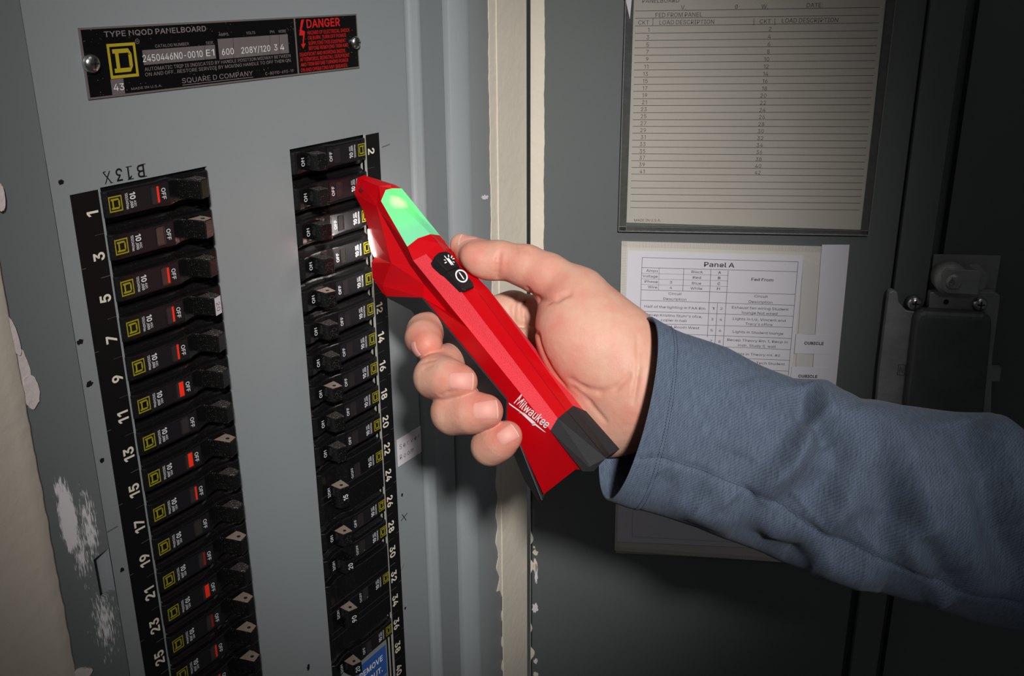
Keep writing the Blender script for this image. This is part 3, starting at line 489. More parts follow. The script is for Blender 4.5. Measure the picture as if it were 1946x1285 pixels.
AMPG = {('20', 'e'): mesh('amp_rating', *text([T('20', 0, 0, 3.4*mm, 90, .9, -.01)]), EMBM), ('20', 'w'): mesh('amp_rating', *text([T('20', 0, 0, 3.0*mm, 90, .85, .02)]), TXTW),
        ('15', 'w'): mesh('amp_rating', *text([T('15', 0, 0, 3.0*mm, 90, .9, .02)]), TXTW), ('90', 'w'): mesh('amp_rating', *text([T('90', 0, 0, 3.2*mm, 90, .9, .02)]), TXTW)}
ZC = 2.6
def settled(side, half, r):
    secs = []; rnd = random.Random(int(half*10))
    for i in range(29):
        o = 1.5+i*2; x = o if side == 'L' else OW-o; z = hz(o); w = .55+.45*rnd.random()
        secs.append([(x*mm, (half-1.5)*mm, (z-3.88)*mm), (x*mm, (half-1.5-1.5*w)*mm, (z-3.88+1.3*w)*mm)])
    link('settled_dust', fixn(mesh('settled_dust', *loft(secs, closed=False), DUSTS)), r)
DUSTS = mat('settled dust', rgb(84, 78, 74), .9, spec=.1, bump=.4, bscale=1500, var=.45, vscale=500)
def breaker(side, k, label, group, flag=None, dust='d', amp=None, sticker=False, off='off', on='on'):
    x0 = OL[0] if side == 'L' else OR[0]
    m = Matrix.Translation(MP @ Vector((x0*mm, (ZC-19.05*k)*mm, 0))) @ MP
    r = empty('circuit_breaker', m, label, 'circuit breaker', group); D = LIB[side]
    link('body', D['body'], r); lp_ = link('label_panel', D['label_panel'], r); link('emblem', D['emblem'], lp_); link('rating_lettering', D['rating'], lp_); link('off_lettering', D[off], lp_)
    link('on_lettering', D[on], r)
    w = link('trip_window', D['window'], r); link('window_pane', D['pane'], w)
    if flag: link('red_flag', D[flag], w)
    h = link('handle', D['handle'], r); bevel(h, .0005, 2)
    if dust == 'l': link('handle_dust', D['dusttop'], h, label='grey dusty top of handle'); link('handle_hole', D['hole'], h)
    elif dust: link('handle_dust', D['dusttopd'], h)
    if (side, k) in (('L', 0), ('L', 13), ('R', 12), ('R', 7)): settled(side, 9.1, r)
    if amp: link('amp_rating', AMPG[amp], h, face_mat(side))
    if sticker:
        s = link('amp_sticker', mesh('amp_sticker', *rect(-2.8*mm, 2.8*mm, -4.4*mm, 4.4*mm, 0), LABELW), h, face_mat(side), 'white sticker reading 20')
        link('lettering', mesh('lettering', *text([T('20', 0, -.4*mm, 3.2*mm, -90, .9, -.01)], .00005), INK), h, face_mat(side))
    return r
flags = ['flag1', None, 'flag1', 'flag1', 'flag1', 'flag2', None, 'flag2', 'flag1', None, 'flagd', 'flag2', 'flagd', 'flag1', 'flag1', 'flag1', None]
GL = 'single-pole breakers in the left column'; GR = 'single-pole breakers in the right column'
words = {'flag1': 'a narrow red flag', 'flag2': 'a wide red flag', 'flagd': 'a dim red flag', None: 'a clear window'}
for k in range(17):
    d = 'l' if k in (1, 7, 10, 12, 13, 14) else 'd'
    NW = 'one three five seven nine eleven thirteen fifteen seventeen nineteen twenty-one twenty-three twenty-five'.split()
    if k <= 12: where = f'beside the printed {NW[k]}'
    else: where = {13: 'one row under the printed twenty-five', 14: 'two rows under the printed twenty-five', 15: 'three rows under the printed twenty-five', 16: 'lowest in the left column'}[k]
    breaker('L', k, f'black breaker with {words[flags[k]]} {where}', GL, flags[k], d, None, k == 3)
rinfo = {0: ('topmost black breaker of the right column, beside the printed two', 'd', None), 1: ('black breaker touched by the red circuit finder nose, second in right column', 'd', None),
         2: ('black breaker just above the white work light glare, third in right column', 'd', None), 3: ('black breaker lit by the white work light, fourth in right column', 'd', ('20', 'e')),
         4: ('black breaker with pale dusty handle top, fifth in right column', 'l', ('20', 'e')), 5: ('black breaker with embossed 20 handle beside the printed twelve', 'd', ('20', 'e')),
         6: ('black breaker with embossed 20 handle beside the printed fourteen', 'd', ('20', 'e')), 7: ('black breaker with dusty handle top beside the printed sixteen', 'l', ('20', 'e')),
         8: ('black breaker with speckled handle beside the printed eighteen', 'd', None), 9: ('black breaker with speckled handle beside the printed twenty, above double breaker', 'd', None),
         12: ('black breaker with dusty handle just below the double breaker', 'l', ('20', 'e')), 13: ('black breaker with white 20 on handle two rows below the double breaker', None, ('20', 'w')),
         17: ('black breaker with white 20 on handle just below triple breaker', 'l', ('20', 'w'))}
for k, (lb_, d, amp) in rinfo.items():
    breaker('R', k, lb_, GR, None, d, amp, False, 'ooff' if k in (13,) else 'off', 'ion' if k in (13, 17) else 'on')
def multi(k0, n, amp, label):
    """wide two or three pole breaker with one shared handle"""
    kc = k0+(n-1)/2; half = (19.05*n-1.0)/2
    m = Matrix.Translation(MP @ Vector((OR[0]*mm, (ZC-19.05*kc)*mm, 0))) @ MP
    r = empty('multipole_breaker', m, label, 'circuit breaker'); D = LIB['R']
    b2 = link('body', body_geo('R', half, half-2.2), r)
    g3 = []
    for j in range(1, n): 
        y = half-19.05*j
        for dy in (2.2, -2.2): g3.append(boxv(.6*mm, 57*mm, (y+dy-.15)*mm, (y+dy+.15)*mm, .0020, .00235))
    link('mould_line', mesh('mould_line', *join(g3), EMBM), r)
    yo = half-19.05*.62 if n == 2 else 0
    for nm, key in (('emblem', 'emblem'), ('rating_lettering', 'rating'), ('off_lettering', 'ooff')): link(nm, D[key], r, Matrix.Translation((0, yo*mm if n == 2 else 3*mm, .00015)))
    w = link('trip_window', D['window'], r, Matrix.Translation((0, yo*mm if n == 2 else 3*mm, .0001))); link('window_pane', D['pane'], w)
    link('on_lettering', D['ion'], r, Matrix.Translation((0, 3*mm, .0006)))
    h = link('handle', handle_geo('R', 7.2), r); bevel(h, .0006, 2)
    link('handle_dust', dust_geo('R', 7.2, DUST), h, None, 'grey dusty top of handle'); link('handle_hole', D['hole'], h, Matrix.Translation((0, 2.5*mm, 0)))
    link('amp_rating', AMPG[amp], h, face_mat('R'))
    settled('R', half, r)
    return r
multi(10, 2, ('15', 'w'), 'wide double-pole black breaker with white 15 on handle')
multi(14, 3, ('90', 'w'), 'wide triple-pole black breaker with white 90 on handle')
# blue lockout sticker on a filler plate below
fp = link('filler_plate', box('filler_plate', (OR[0]*mm, OR[1]*mm, OB*mm, (ZC-19.05*17-9.7)*mm, -.006, -.0045), GREY), cover)
bs = link('lockout_sticker', mesh('lockout_sticker', *join([boxv(146*mm, 176.5*mm, -357*mm, -334.3*mm, -.0012, -.0010), boxv(146*mm, 176.5*mm, -385*mm, -359*mm, -.0012, -.001)]), BLUE), None, MP, 'blue sticker reading REMOVE STOUT beneath the lowest breakers', 'sticker')
link('lettering', mesh('lettering', *text([T('REMOVE', 160.5*mm, -342*mm, 4.2*mm, 0, 1, .03), T('STOUT.', 161*mm, -350.5*mm, 4.2*mm, 0, 1, .03), T('DO NOT', 161*mm, -365*mm, 4.2*mm, 0, 1, .03)], -.0009), WHT), bs)
link('sticker_backing', box('sticker_backing', (144*mm, 178*mm, OB*mm, -333*mm, -.0045, -.0013), GREY), cover)
# breaker interior backing
link('interior_backing', box('interior_backing', (-.01, .20, OB*mm, .02, -.03, -.014), DARK), cover)

# ================================================================ LEFT WALL
def wl_edge(y): return -45.0+wob(y, 2, .22)+(.35*math.sin(y*.21)**4 if y < -60 else 0)
secs = []
n = 260
for k in range(n+1):
    y = -520+(230+520)*k/n; x = wl_edge(y) if y < -28 else wl_edge(y)
    secs.append([(-.60, y*mm, .0015), (-.052, y*mm, .0015), ((x-1)*mm, y*mm, .0013), (x*mm, y*mm, .0006), ((x+.1)*mm, y*mm, -.0016)])
wl = link('wall_left', mesh('wall_left', *loft(secs, closed=False), CREAM, True), None, MP); tag(wl, kind='structure')
for k, (px, py, rx, ry, rot) in enumerate([(42, 700, 3.4, 12, .12), (60, 745, 3.6, 7.5, 0), (26, 640, 1.8, 9, .12), (150, 1285, 7, 3.2, -.2), (-3, 372, 2.2, 6, 0)]):
    a = pan(px, py, -.0008); link('plaster_smear', mesh('plaster_smear', *blob(a[0], a[2], rx*mm, ry*mm, -.0016, 34, .06, .0020+.0003*k, rot, k+9), PLASTER), wl)

# ================================================================ DOOR (door axes: u from the hinge, up, out)
door = empty('panel_door', MD, 'open dark grey metal panelboard door hinged right of cream strip', 'door')
d1 = duv(1757, 30)[0]
g = join([boxv(.0015, d1, -.56, .25, -.0015, 0), boxv(.0015, .0032, -.56, .25, -.018, 0)])
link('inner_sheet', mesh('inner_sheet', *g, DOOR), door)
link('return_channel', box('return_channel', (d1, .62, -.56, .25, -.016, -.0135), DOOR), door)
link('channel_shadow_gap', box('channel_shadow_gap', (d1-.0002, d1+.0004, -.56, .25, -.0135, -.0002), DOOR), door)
# cream overpaint along hinge edge of the door
def dr_edge(y):
    w = 11.2+wob(y, 3, .35)
    if y < -248: w = 1.5+4.5*max(0, math.sin(y*.22))*max(0, math.sin(y*.07+1))
    return w
v, f = loft([[(1.6*mm, y*mm, .00002), (1.7*mm, y*mm, .0003), (dr_edge(y)*mm, y*mm, .0003), (dr_edge(y)*mm+.0002, y*mm, 0)] for y in np.linspace(-520, 230, 420)], closed=False)
link('cream_overpaint', mesh('cream_overpaint', v, f, CREAM), door)
for k, (px, py, rx, ry) in enumerate([(1017, 1075, 1.6, 7), (1019, 1090, 1.2, 10), (1017, 1050, 2, 2.4), (1017, 1155, 2.4, 4.6), (1015, 1040, .9, 1.2), (1018, 1257, 1.6, 2.6), (1018, 1282, 2, 3)]):
    a = duv(px, py); link('paint_blotch', mesh('paint_blotch', *blob(a[0], a[1], rx*mm, ry*mm, 0, 18, .3, .0003, 0, k), LABELW if k % 2 else CREAM), door)
# latch rod: flat vertical bar ending round above the latch
def bar_rounded(u0, u1, y0, y1, r, z0, z1):
    P = [(u0, y1), (u1, y1)] if False else []
    P = [(u1, y1), (u0, y1)]
    n = 10; cx, rr = (u0+u1)/2, (u1-u0)/2
    for k in range(n+1):
        t = math.pi+math.pi*k/n; P.append((cx+rr*math.cos(t), y0+rr*.75+rr*.75*math.sin(t)))
    return prism(P, z0, z1)
OZ = .004
ra = duv(1770, 0, OZ)[0]; rb = duv(1838, 0, OZ)[0]; re = duv(1740, 592, OZ)[1]
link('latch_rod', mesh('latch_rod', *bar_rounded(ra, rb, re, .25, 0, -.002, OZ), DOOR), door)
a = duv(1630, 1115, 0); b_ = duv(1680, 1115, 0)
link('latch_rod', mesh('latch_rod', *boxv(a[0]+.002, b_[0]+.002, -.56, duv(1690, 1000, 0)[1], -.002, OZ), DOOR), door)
# outer return of the door edge to the right
fo = duv(1840, 60, 0)[0]
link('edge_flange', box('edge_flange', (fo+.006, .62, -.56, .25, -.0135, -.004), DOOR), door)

# latch
zl = .010
def L_(px, py): return duv(px, py, zl)
latch = empty('door_latch', MD, 'worn cast zinc door latch with roller, behind the forearm', 'latch')
P = [L_(*p) for p in [(1690, 556), (1697, 552), (1706, 556), (1708, 575), (1722, 590), (1745, 593), (1764, 590), (1768, 556), (1800, 552), (1890, 556), (1901, 562), (1900, 575), (1886, 680), (1884, 780), (1870, 900), (1655, 900), (1672, 700)]]
lo = link('base_casting', mesh('base_casting', *prism(P[::-1], .003, zl), ZINC), latch); bevel(lo, .0008)
P = [duv(*p, zl+.01) for p in [(1748, 596), (1758, 592), (1872, 598), (1886, 606), (1887, 622), (1872, 780), (1866, 880), (1718, 880), (1724, 760), (1742, 606)]]
def shrink(P, s, cx=None, cy=None):
    cx = sum(p[0] for p in P)/len(P); cy = sum(p[1] for p in P)/len(P); return [(cx+(x-cx)*s, cy+(y-cy)*s) for x, y in P]
v, f = loft([[(x, y, z) for x, y in shrink(P, s)] for s, z in ((1.0, zl), (1.0, zl+.006), (.985, zl+.008), (.94, zl+.0095), (.88, zl+.010))])
link('cover_cap', mesh('cover_cap', v, f, ZINCD, False), latch)
q = duv(1812, 535, .02); r0 = .0095
v, f = rev([(r0*1.15, .004), (r0*1.2, .012), (r0*1.15, .017), (r0*.95, .018), (r0*.9, .020), (r0*.55, .020), (r0*.5, .023), (r0*.25, .0235), (.0001, .0236)], 28, q[0], q[1])
link('roller', mesh('roller', v, f, ZINC, True), latch)
v, f = rev([(r0*.5, .02), (r0*.48, .0238), (r0*.2, .0242), (.0001, .0243)], 6, q[0], q[1]); link('bolt_head', mesh('bolt_head', v, f, STEEL), latch)
k1 = [duv(*p, .022) for p in [(1800, 512), (1860, 516), (1866, 520), (1860, 562), (1800, 558), (1793, 545), (1791, 524)]]
lo = link('hook_plate', mesh('hook_plate', *prism(k1[::-1], .0185, .0205), ZINC), latch); bevel(lo, .0004)
k1 = [duv(*p, .016) for p in [(1846, 508), (1862, 505), (1875, 520), (1870, 545), (1858, 550), (1858, 516)]]
link('hook_ear', mesh('hook_ear', *prism(k1[::-1], .010, .0185), ZINC), latch)
a = duv(1777, 486, .0); b_ = duv(1894, 556, .0)
link('strike_plate', box('strike_plate', (a[0], b_[0], b_[1]-.002, a[1], -.0045, -.003), ZINC), latch)
for px, py in ((1739, 577), (1863, 579)):
    q = duv(px, py, zl+.002); r = .0052; v, f = rev([(r, zl-.003), (r, zl+.001), (r*.8, zl+.003), (r*.4, zl+.0038), (.0001, zl+.004)], 22, q[0], q[1])
    s = link('screw', mesh('screw', v, f, STEEL, True), latch); zz = zl+.0038
    link('drive_slot', mesh('drive_slot', *join([boxv(q[0]-r*.5, q[0]+r*.5, q[1]-r*.1, q[1]+r*.1, zz-.0006, zz+.0003), boxv(q[0]-r*.1, q[0]+r*.1, q[1]-r*.5, q[1]+r*.5, zz-.0006, zz+.0003)]), DARK), s)
q = duv(1798, 574, zl); v, f = rev([(.002, zl), (.002, zl+.0001)], 14, q[0], q[1]); link('pin_hole', mesh('pin_hole', v, f, DARK), latch)
a = duv(1872, 700, zl); b_ = duv(1900, 726, zl); link('side_lug', box('side_lug', (a[0], b_[0], b_[1], a[1], .003, .009), ZINC), latch)
q = duv(1713, 703, zl); link('raised_mark', mesh('raised_mark', *join([frame2(q[0]-.0026, q[0]+.0026, q[1]-.0042, q[1]+.0042, .0004, zl+.0003), text([T('N', q[0], q[1], .005, 0, .7, -.02)], zl+.0003)]), ZINCD), latch)

# directory card in its clear plastic holder
hq = [duv(*p, .001) for p in ((1174, 437), (1648, 445), (1690, -60), (1192, -60))]
u0, u1 = .0655, .2405; yb = -.0785; yt = .16
hold = empty('card_holder', MD, 'clear plastic card holder fixed to the door, upper half', 'card holder')
rim = .0048
link('holder_rim', mesh('holder_rim', *join([boxv(u0, u0+rim*1.15, yb, yt, 0, .0022), boxv(u1-rim*1.1, u1, yb, yt, 0, .0022), boxv(u0, u1, yb, yb+rim*.7, 0, .0022)]), HOLDER), hold)
link('holder_edge', mesh('holder_edge', *join([boxv(u0-.0003, u0+.0003, yb, yt, 0, .003), boxv(u0+rim*1.15-.0003, u0+rim*1.15, yb, yt, 0, .0028), boxv(u1-.0003, u1+.0003, yb, yt, 0, .003), boxv(u0, u1, yb-.0003, yb+.0003, 0, .003), boxv(u0, u1, yb+rim*.7-.0003, yb+rim*.7, 0, .0028)]), mat('holder edge', rgb(112, 112, 108), .3, bump=.5, bscale=300)), hold)
link('holder_back', box('holder_back', (u0, u1, yb, yt, .00002, .0004), HOLDER), hold)
Z1 = .0010
FILM = mat('clear film', rgb(235, 235, 230), .16, spec=.8, alpha=.03, bump=.25, bscale=25)
link('clear_film', box('clear_film', (u0+rim, u1-rim, yb+.003, yt, .0017, .00175), FILM), hold)
cu = [duv(*p, Z1) for p in ((1190, 423), (1637, 437), (1678, 0), (1197, 0))]
P = [cu[0], (cu[1][0], cu[1][1]), (cu[2][0]+.001, .16), (cu[3][0], .16)]
cd = link('circuit_directory_card', mesh('circuit_directory_card', *prism(P, .0005, Z1), CARD), None, MD, 'aged cream circuit directory card ruled with numbers 1 to 42', 'card')
def K(x, y): return duv(1150+x/2.856, y/2.856, Z1)
lines = [((163, 60), (1490, 40)), ((163, 100), (1487, 82)), ((163, 141), (1483, 124))]
yl = [181, 220, 260, 300, 340, 380, 419, 458, 496, 536, 573, 612, 650, 686, 723, 761, 798, 835, 872, 909, 945, 982, 1020, 1055, 1092, 1127]
yr = [166, 206, 248, 290, 329, 371, 410, 451, 491, 531, 569, 608, 649, 688, 727, 765, 804, 843, 880, 918, 955, 993, 1029, 1067, 1103, 1140]
for i, (a, b_) in enumerate(zip(yl, yr)): lines.append(((162-i*1.0, a), (1482-i*4.0, b_)))
g = [bar(K(*p), K(*q), .00035, Z1+.00004) for p, q in lines]
for x in (260, 808, 922): g.append(bar(K(x, 100), K(x-1, 138), .00035, Z1+.00004))
link('ruled_lines', mesh('ruled_lines', *join(g), INK), cd)
its = []
def K_t(s, x, y, h=2.7, sx=1.0, al='C', bold=0.0):
    q = K(x, y); its.append(T(s, q[0], q[1], h*mm, .6, sx, bold, al))
K_t('PANELBOARD', 302, 3); K_t('V.', 425, 40); K_t('0', 712, 36, 2.6); K_t('W.', 866, 36); K_t('DATE:', 1138, 28); K_t('FED FROM PANEL', 400, 80); K_t('CKT', 209, 122); K_t('LOAD DESCRIPTION', 443, 120); K_t('CKT', 869, 116); K_t('LOAD DESCRIPTION', 1112, 110)
q = K(712, 36)
lc = [162, 202, 243, 281, 321, 361, 401, 440, 479, 517, 555, 593, 631, 669, 707, 744, 782, 820, 856, 893, 930]; rc = [157, 198, 239, 280, 321, 361, 401, 440, 480, 519, 558, 597, 635, 674, 712, 750, 788, 826, 864, 901, 937]
for i in range(21):
    K_t(str(2*i+1), 240-i*1.3, lc[i], 2.6, 1, 'R'); K_t(str(2*i+2), 902-i*2.9, rc[i], 2.6, 1, 'R')
K_t('MADE IN U.S.A.', 230, 1196, 1.9)
link('lettering', mesh('lettering', *join([text(its, Z1+.00006), bar((q[0]-.0008, q[1]-.0013), (q[0]+.0008, q[1]+.0013), .0002, Z1+.00006)]), INK), cd)
wp = [duv(*p, .0016) for p in ((1189, 0), (1197, 37), (1201, 0))]
fs = link('folded_paper', mesh('folded_paper', *prism([(wp[0][0]-.004, .10), (wp[0][0]-.003, .085), wp[0], wp[1], (wp[1][0]+.002, .10)], .0024, .0027), PAPER), None, MD, 'white folded paper corner at top left of the card holder', 'paper')

# ---- Panel A sheet in vinyl sleeve, lower half
Z2 = .0016
def Q(x, y): return duv(1160+x/3.671, 450+y/3.671, Z2)
tlc = duv(1181, 459, Z2); trc = duv(1604, 470, Z2); blc = duv(1168, 1047, Z2); brc = (trc[0]-.002+.0, blc[1]-.004)
ps = link('document_sleeve', mesh('document_sleeve', *prism([blc, (trc[0]-.004, blc[1]-.004), trc, tlc], .0002, .0012), SLEEVEP), None, MD, 'vinyl document sleeve with ribbed welded edges taped on the door', 'document sleeve')
# ribbed weld: rows of small bars along top and left
g = []
L1 = np.array(trc)-np.array(tlc); n = 150
for i in range(n):
    p = np.array(tlc)+L1*(i+.5)/n; g.append(bar(p, p+np.array([0, -.0042]), .00042, .00125))
L2 = np.array(blc)-np.array(tlc); n = 210
for i in range(n):
    p = np.array(tlc)+L2*(i+.5)/n; g.append(bar(p, p+np.array([.0038, 0]), .00042, .00125))
L3 = np.array([trc[0]-.004, blc[1]-.004])-np.array(blc); n = 150
for i in range(n):
    p = np.array(blc)+L3*(i+.5)/n; g.append(bar(p, p+np.array([0, .0035]), .00042, .00125))
tag(link('ribbed_weld', mesh('ribbed_weld', *join(g), RIBM), ps), kind='stuff')
bk = link('backing_sheet', box('backing_sheet', (blc[0]+.001, .205, blc[1]-.0028, blc[1]+.02, .00002, .0002), CARD), None, MD, 'cream paper edge sticking out beneath the document sleeve', 'paper')
SHP = [Q(*p) for p in ((120, 100), (1350, 135))]; yb2 = duv(1190, 1030, Z2)[1]
sh = link('circuit_schedule_sheet', mesh('circuit_schedule_sheet', *prism([(SHP[0][0]-.0005, yb2), (SHP[1][0]-.003, yb2), SHP[1], SHP[0]], .0012, Z2), PAPER), None, MD, 'white printed circuit schedule headed Panel A, partly behind the sleeve', 'paper')
g = []
def ln(x0, y0, x1, y1, w=.00032): g.append(bar(Q(x0, y0), Q(x1, y1), w, Z2+.00004))
ln(222, 145, 1310, 175); ln(218, 215, 1304, 244); ln(222, 145, 205, 620); ln(1310, 175, 1240, 975)
ln(216, 255, 822, 270, .0002); ln(216, 293, 820, 308, .0002); ln(216, 333, 818, 347, .0002); ln(214, 370, 1288, 402); ln(340, 218, 336, 372, .0002); ln(512, 225, 505, 376); ln(701, 230, 684, 560); ln(822, 235, 786, 765)
ln(212, 443, 1282, 479); ln(208, 520, 1275, 555); ln(205, 605, 1268, 633); ln(300, 672, 1262, 710); ln(650, 762, 1255, 788); ln(800, 845, 1248, 862); ln(1000, 925, 1245, 938); ln(748, 461, 728, 760); ln(684, 560, 676, 700)
b0 = duv(1201, 975, Z2); b1 = duv(1201, 1020, Z2); g.append(bar((b0[0], b0[1]+.09), b1, .0002, Z2+.00004)); g.append(bar(b1, (SHP[1][0]-.02, b1[1]-.001), .0002, Z2+.00004))
link('table_lines', mesh('table_lines', *join(g), INKL), sh)
its = []
def Qt(s, xa, xb, y, h=1.9, bold=0.0, dy=None):
    a = Q(xa, y); b_ = Q(xb, y+(xb-xa)*.022); its.append(fit(s, a[0], b_[0], a[1], h*mm, -.9, bold))
Qt('Panel A', 654, 866, 192, 3.4, .02); Qt('Amps', 250, 332, 236); Qt('Voltage', 225, 330, 273); Qt('Phase', 240, 330, 311); Qt('Wire', 262, 327, 350)
Qt('3', 413, 432, 318); Qt('4', 413, 430, 355); Qt('Black', 566, 646, 244); Qt('Red', 575, 632, 283); Qt('Blue', 569, 634, 323); Qt('White', 558, 641, 359)
Qt('A', 752, 772, 249, 1.9, .02); Qt('B', 750, 768, 287, 1.9, .02); Qt('C', 747, 766, 327, 1.9, .02); Qt('N', 744, 764, 363, 1.9, .02); Qt('Fed From', 984, 1136, 297, 2.1, .02)
Qt('Circuit', 406, 497, 396); Qt('Description', 370, 530, 432); Qt('Circuit', 1004, 1097, 414); Qt('Description', 965, 1130, 452)
Qt('Half of the lighting in FAA Rm', 237, 661, 485); Qt('Exhaust fan wiring Student', 848, 1243, 492); Qt('lounge Not wired', 917, 1165, 528)
Qt('Recep Kristins Stuhr\'s ofce,', 248, 641, 543); Qt('copier in hall', 352, 532, 580); Qt('Lights in Liz, Vincent and', 855, 1222, 571); Qt('Tracy\'s office', 942, 1131, 607)
Qt('Recep FAA Room West', 268, 621, 623); Qt('wall', 400, 450, 662); Qt('Lights in Student lounge', 854, 1207, 662); Qt('Recep Theory Rm.1, Recp in', 816, 1237, 718); Qt('instr. Study S. wall', 890, 1155, 756)
Qt('Lights in Theory rm. #2', 848, 1184, 815); Qt('Recep Tech Student', 915, 1217, 876)
for s, x, y in (('1', 708, 500), ('2', 766, 501), ('3', 702, 576), ('4', 762, 578), ('5', 698, 653), ('6', 757, 655), ('7', 694, 728), ('8', 753, 731)): Qt(s, x, x+16, y)
link('lettering', mesh('lettering', *text(its, Z2+.00006), INK), sh)
# right flap, tape and CUBICLE labels
a = Q(1475, 55); b_ = Q(1668, 55); c_ = Q(1575, 1030)
fl = link('paper_flap', mesh('paper_flap', *prism([(Q(1405, 1030)[0], c_[1]-.01), (c_[0], c_[1]-.01), b_, a], Z2, Z2+.0004), PAPER), None, MD, 'white paper strip along the right edge of the document sleeve', 'paper')
link('tape', mesh('tape', *prism([Q(1310, 680), Q(1420, 680), Q(1450, 200), Q(1345, 160)], Z2+.00005, Z2+.0002), TAPE), ps); link('tape', mesh('tape', *prism([Q(1293, 918), Q(1385, 918), Q(1398, 815), Q(1298, 812)], Z2+.00005, Z2+.0002), TAPE), ps)
for (x0, y0, x1, y1, tx, ty, lab) in ((1282, 685, 1548, 812, 1419, 742, 'white label reading CUBICLE, fully visible above the shirt sleeve'), (1252, 912, 1515, 1040, 1376, 972, 'white label reading CUBICLE, half hidden by the shirt sleeve')):
    a = Q(x0, y1); b_ = Q(x1, y0); lb2 = link('cubicle_label', mesh('cubicle_label', *boxv(a[0], b_[0], a[1], b_[1], Z2+.0004, Z2+.0006), PAPER), None, MD, lab, 'label')
    q = Q(tx, ty); link('lettering', mesh('lettering', *text([T('CUBICLE', q[0], q[1], .0021, 0, 1.05, .05)], Z2+.00066), MARK), lb2)

# ================================================================ CIRCUIT FINDER (faceted housing; frame: S along it, TAU out of the near flank)
Sv = np.array([.57, .82, -.39]); Sv /= np.linalg.norm(Sv)
Tv = np.array([.82, -.57, 0]); Tv /= np.linalg.norm(Tv)
Dv = np.array([0, 0, -1.])+Sv[2]*Sv; Dv /= np.linalg.norm(Dv)
TAU = (-Tv*.69+Dv*.724); TAU /= np.linalg.norm(TAU); KV = (Tv*.724+Dv*.69); KV /= np.linalg.norm(KV)
P0 = ray(985, 660)*.50
def tv(px, py, m):
    r = ray(px, py); return r*((TAU @ P0+m*mm)/(TAU @ r))
ORG = P0.copy()
def cl(p):  # lens axes -> tool local (S, KV, TAU), metres
    d = np.asarray(p)-ORG; return (d @ Sv, d @ KV, d @ TAU)
RT = R.T
MT = Matrix.Identity(4)
for i in range(3):
    MT[i][0] = (RT @ Sv)[i]; MT[i][1] = (RT @ KV)[i]; MT[i][2] = (RT @ TAU)[i]; MT[i][3] = c2w(ORG)[i]
tool = empty('circuit_finder', MT, 'red and black handheld circuit breaker finder held to the right breaker column', 'tool')
VT = {  # near-flank vertices: pixel of the photograph measured on the tool, offset from its middle plane in mm
 'd0': (692, 333, 0), 'd1': (742, 351, 0), 'd2': (745, 358, 0), 'd3': (818, 445, 0), 'd4': (834, 463, 0), 'd5': (906, 552, 0), 'd6': (1076, 782, 0), 'd7': (1149, 869, 0),
 'r0': (679, 338, 3.5), 'r1': (720, 354, 5.5), 'r2': (733, 361, 5.5), 'k1': (794, 453, 7.5), 'k2': (810, 483, 8.6), 'k3': (881, 560, 8.8), 'k4': (1060, 795, 6.8), 'k5': (1126, 893, 7.2),
 'c1': (724, 382, 9.5), 'c2': (774, 469, 13.0), 'c3': (785, 495, 13.4), 'c4': (838, 560, 13.6), 'c5': (1046, 818, 13.6), 'c6': (1104, 893, 14.0),
 'n0': (673, 368, 5.5), 'n1': (690, 400, 7.5), 'n2': (701, 437, 8), 'n3': (713, 487, 8), 'n4': (706, 499, 9), 'n5': (708, 528, 10), 'n6': (726, 556, 11), 'n7': (734, 563, 12),
 'h0': (716, 392, 9.5), 'h1': (743, 500, 12), 'h2': (779, 504, 8.5), 'h3': (806, 541, 8), 'hB': (849, 592, 9.5), 'w1': (893, 628, 13.9), 'h4': (727, 543, 11.5),
 'b0': (804, 566, 13.8), 'b1': (964, 759, 14), 'b2': (962, 800, 14), 'b3': (990, 847, 14), 'b4': (1031, 950, 13), 'b5': (1033, 940, 13), 'b6': (1094, 892, 13.6),
}
FT = ['r0 r1 d1 d0', 'r1 r2 d2 d1', 'k1 k2 d4 d3', 'k2 k3 d5 d4', 'k3 k4 d6 d5',
      'c2 c3 k2 k1', 'n0 n1 h0 r0', 'r0 h0 r1', 'h0 c1 r1', 'r1 c1 r2',
      'n1 n2 h0', 'n2 n3 h1 h0', 'h0 h1 h2 c2', 'h0 c2 c1', 'h2 c3 c2',
      'n3 n4 h1', 'n4 n5 h1', 'n5 h4 h1', 'h1 h4 h3 h2', 'n5 n6 h4', 'n6 n7 h4', 'h4 n7 b0 h3', 'c3 h2 h3 hB', 'c3 hB w1', 'c3 w1 c4', 'h3 b0 hB', 'hB b0 w1', 'w1 b0 b1', 'c4 w1 b1 c5', 'c5 b1 b2 b3', 'c5 b3 b5 b6', 'c5 b6 c6']
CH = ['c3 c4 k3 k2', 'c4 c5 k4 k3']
BND = 'd0 r0 n0 n1 n2 n3 n4 n5 n6 n7 b0 b1 b2 b3 b5 b6 c6'.split()
def tool_mesh(name, faces, m, strip=None, extra=None, both=True):
    vs, ids, fs = [], {}, []
    def g_(nm, s):
        if nm.startswith('d'): s = 1
        if (nm, s) not in ids:
            p = np.array(cl(tv(*VT[nm]))); p[2] *= s; p[0] -= (.0035*(VT[nm][0] > 950)+.012*(nm in ('b4', 'b5', 'b6')))*(s < 0); ids[(nm, s)] = len(vs); vs.append(tuple(p))
        return ids[(nm, s)]
    for fc in faces:
        q = fc.split(); fs.append([g_(x, 1) for x in q])
        if both: fs.append([g_(x, -1) for x in q][::-1])
    if strip:
        for a, b2 in zip(strip, strip[1:]):
            q = [g_(a, 1), g_(b2, 1), g_(b2, -1), g_(a, -1)]; fs.append(list(dict.fromkeys(q)))
    me = mesh(name, vs, fs, m); return fixn(me)
ho = bevel(link('housing', tool_mesh('housing', FT, REDP, BND), tool, label='bright red plastic housing'), .0004, 2, 12)
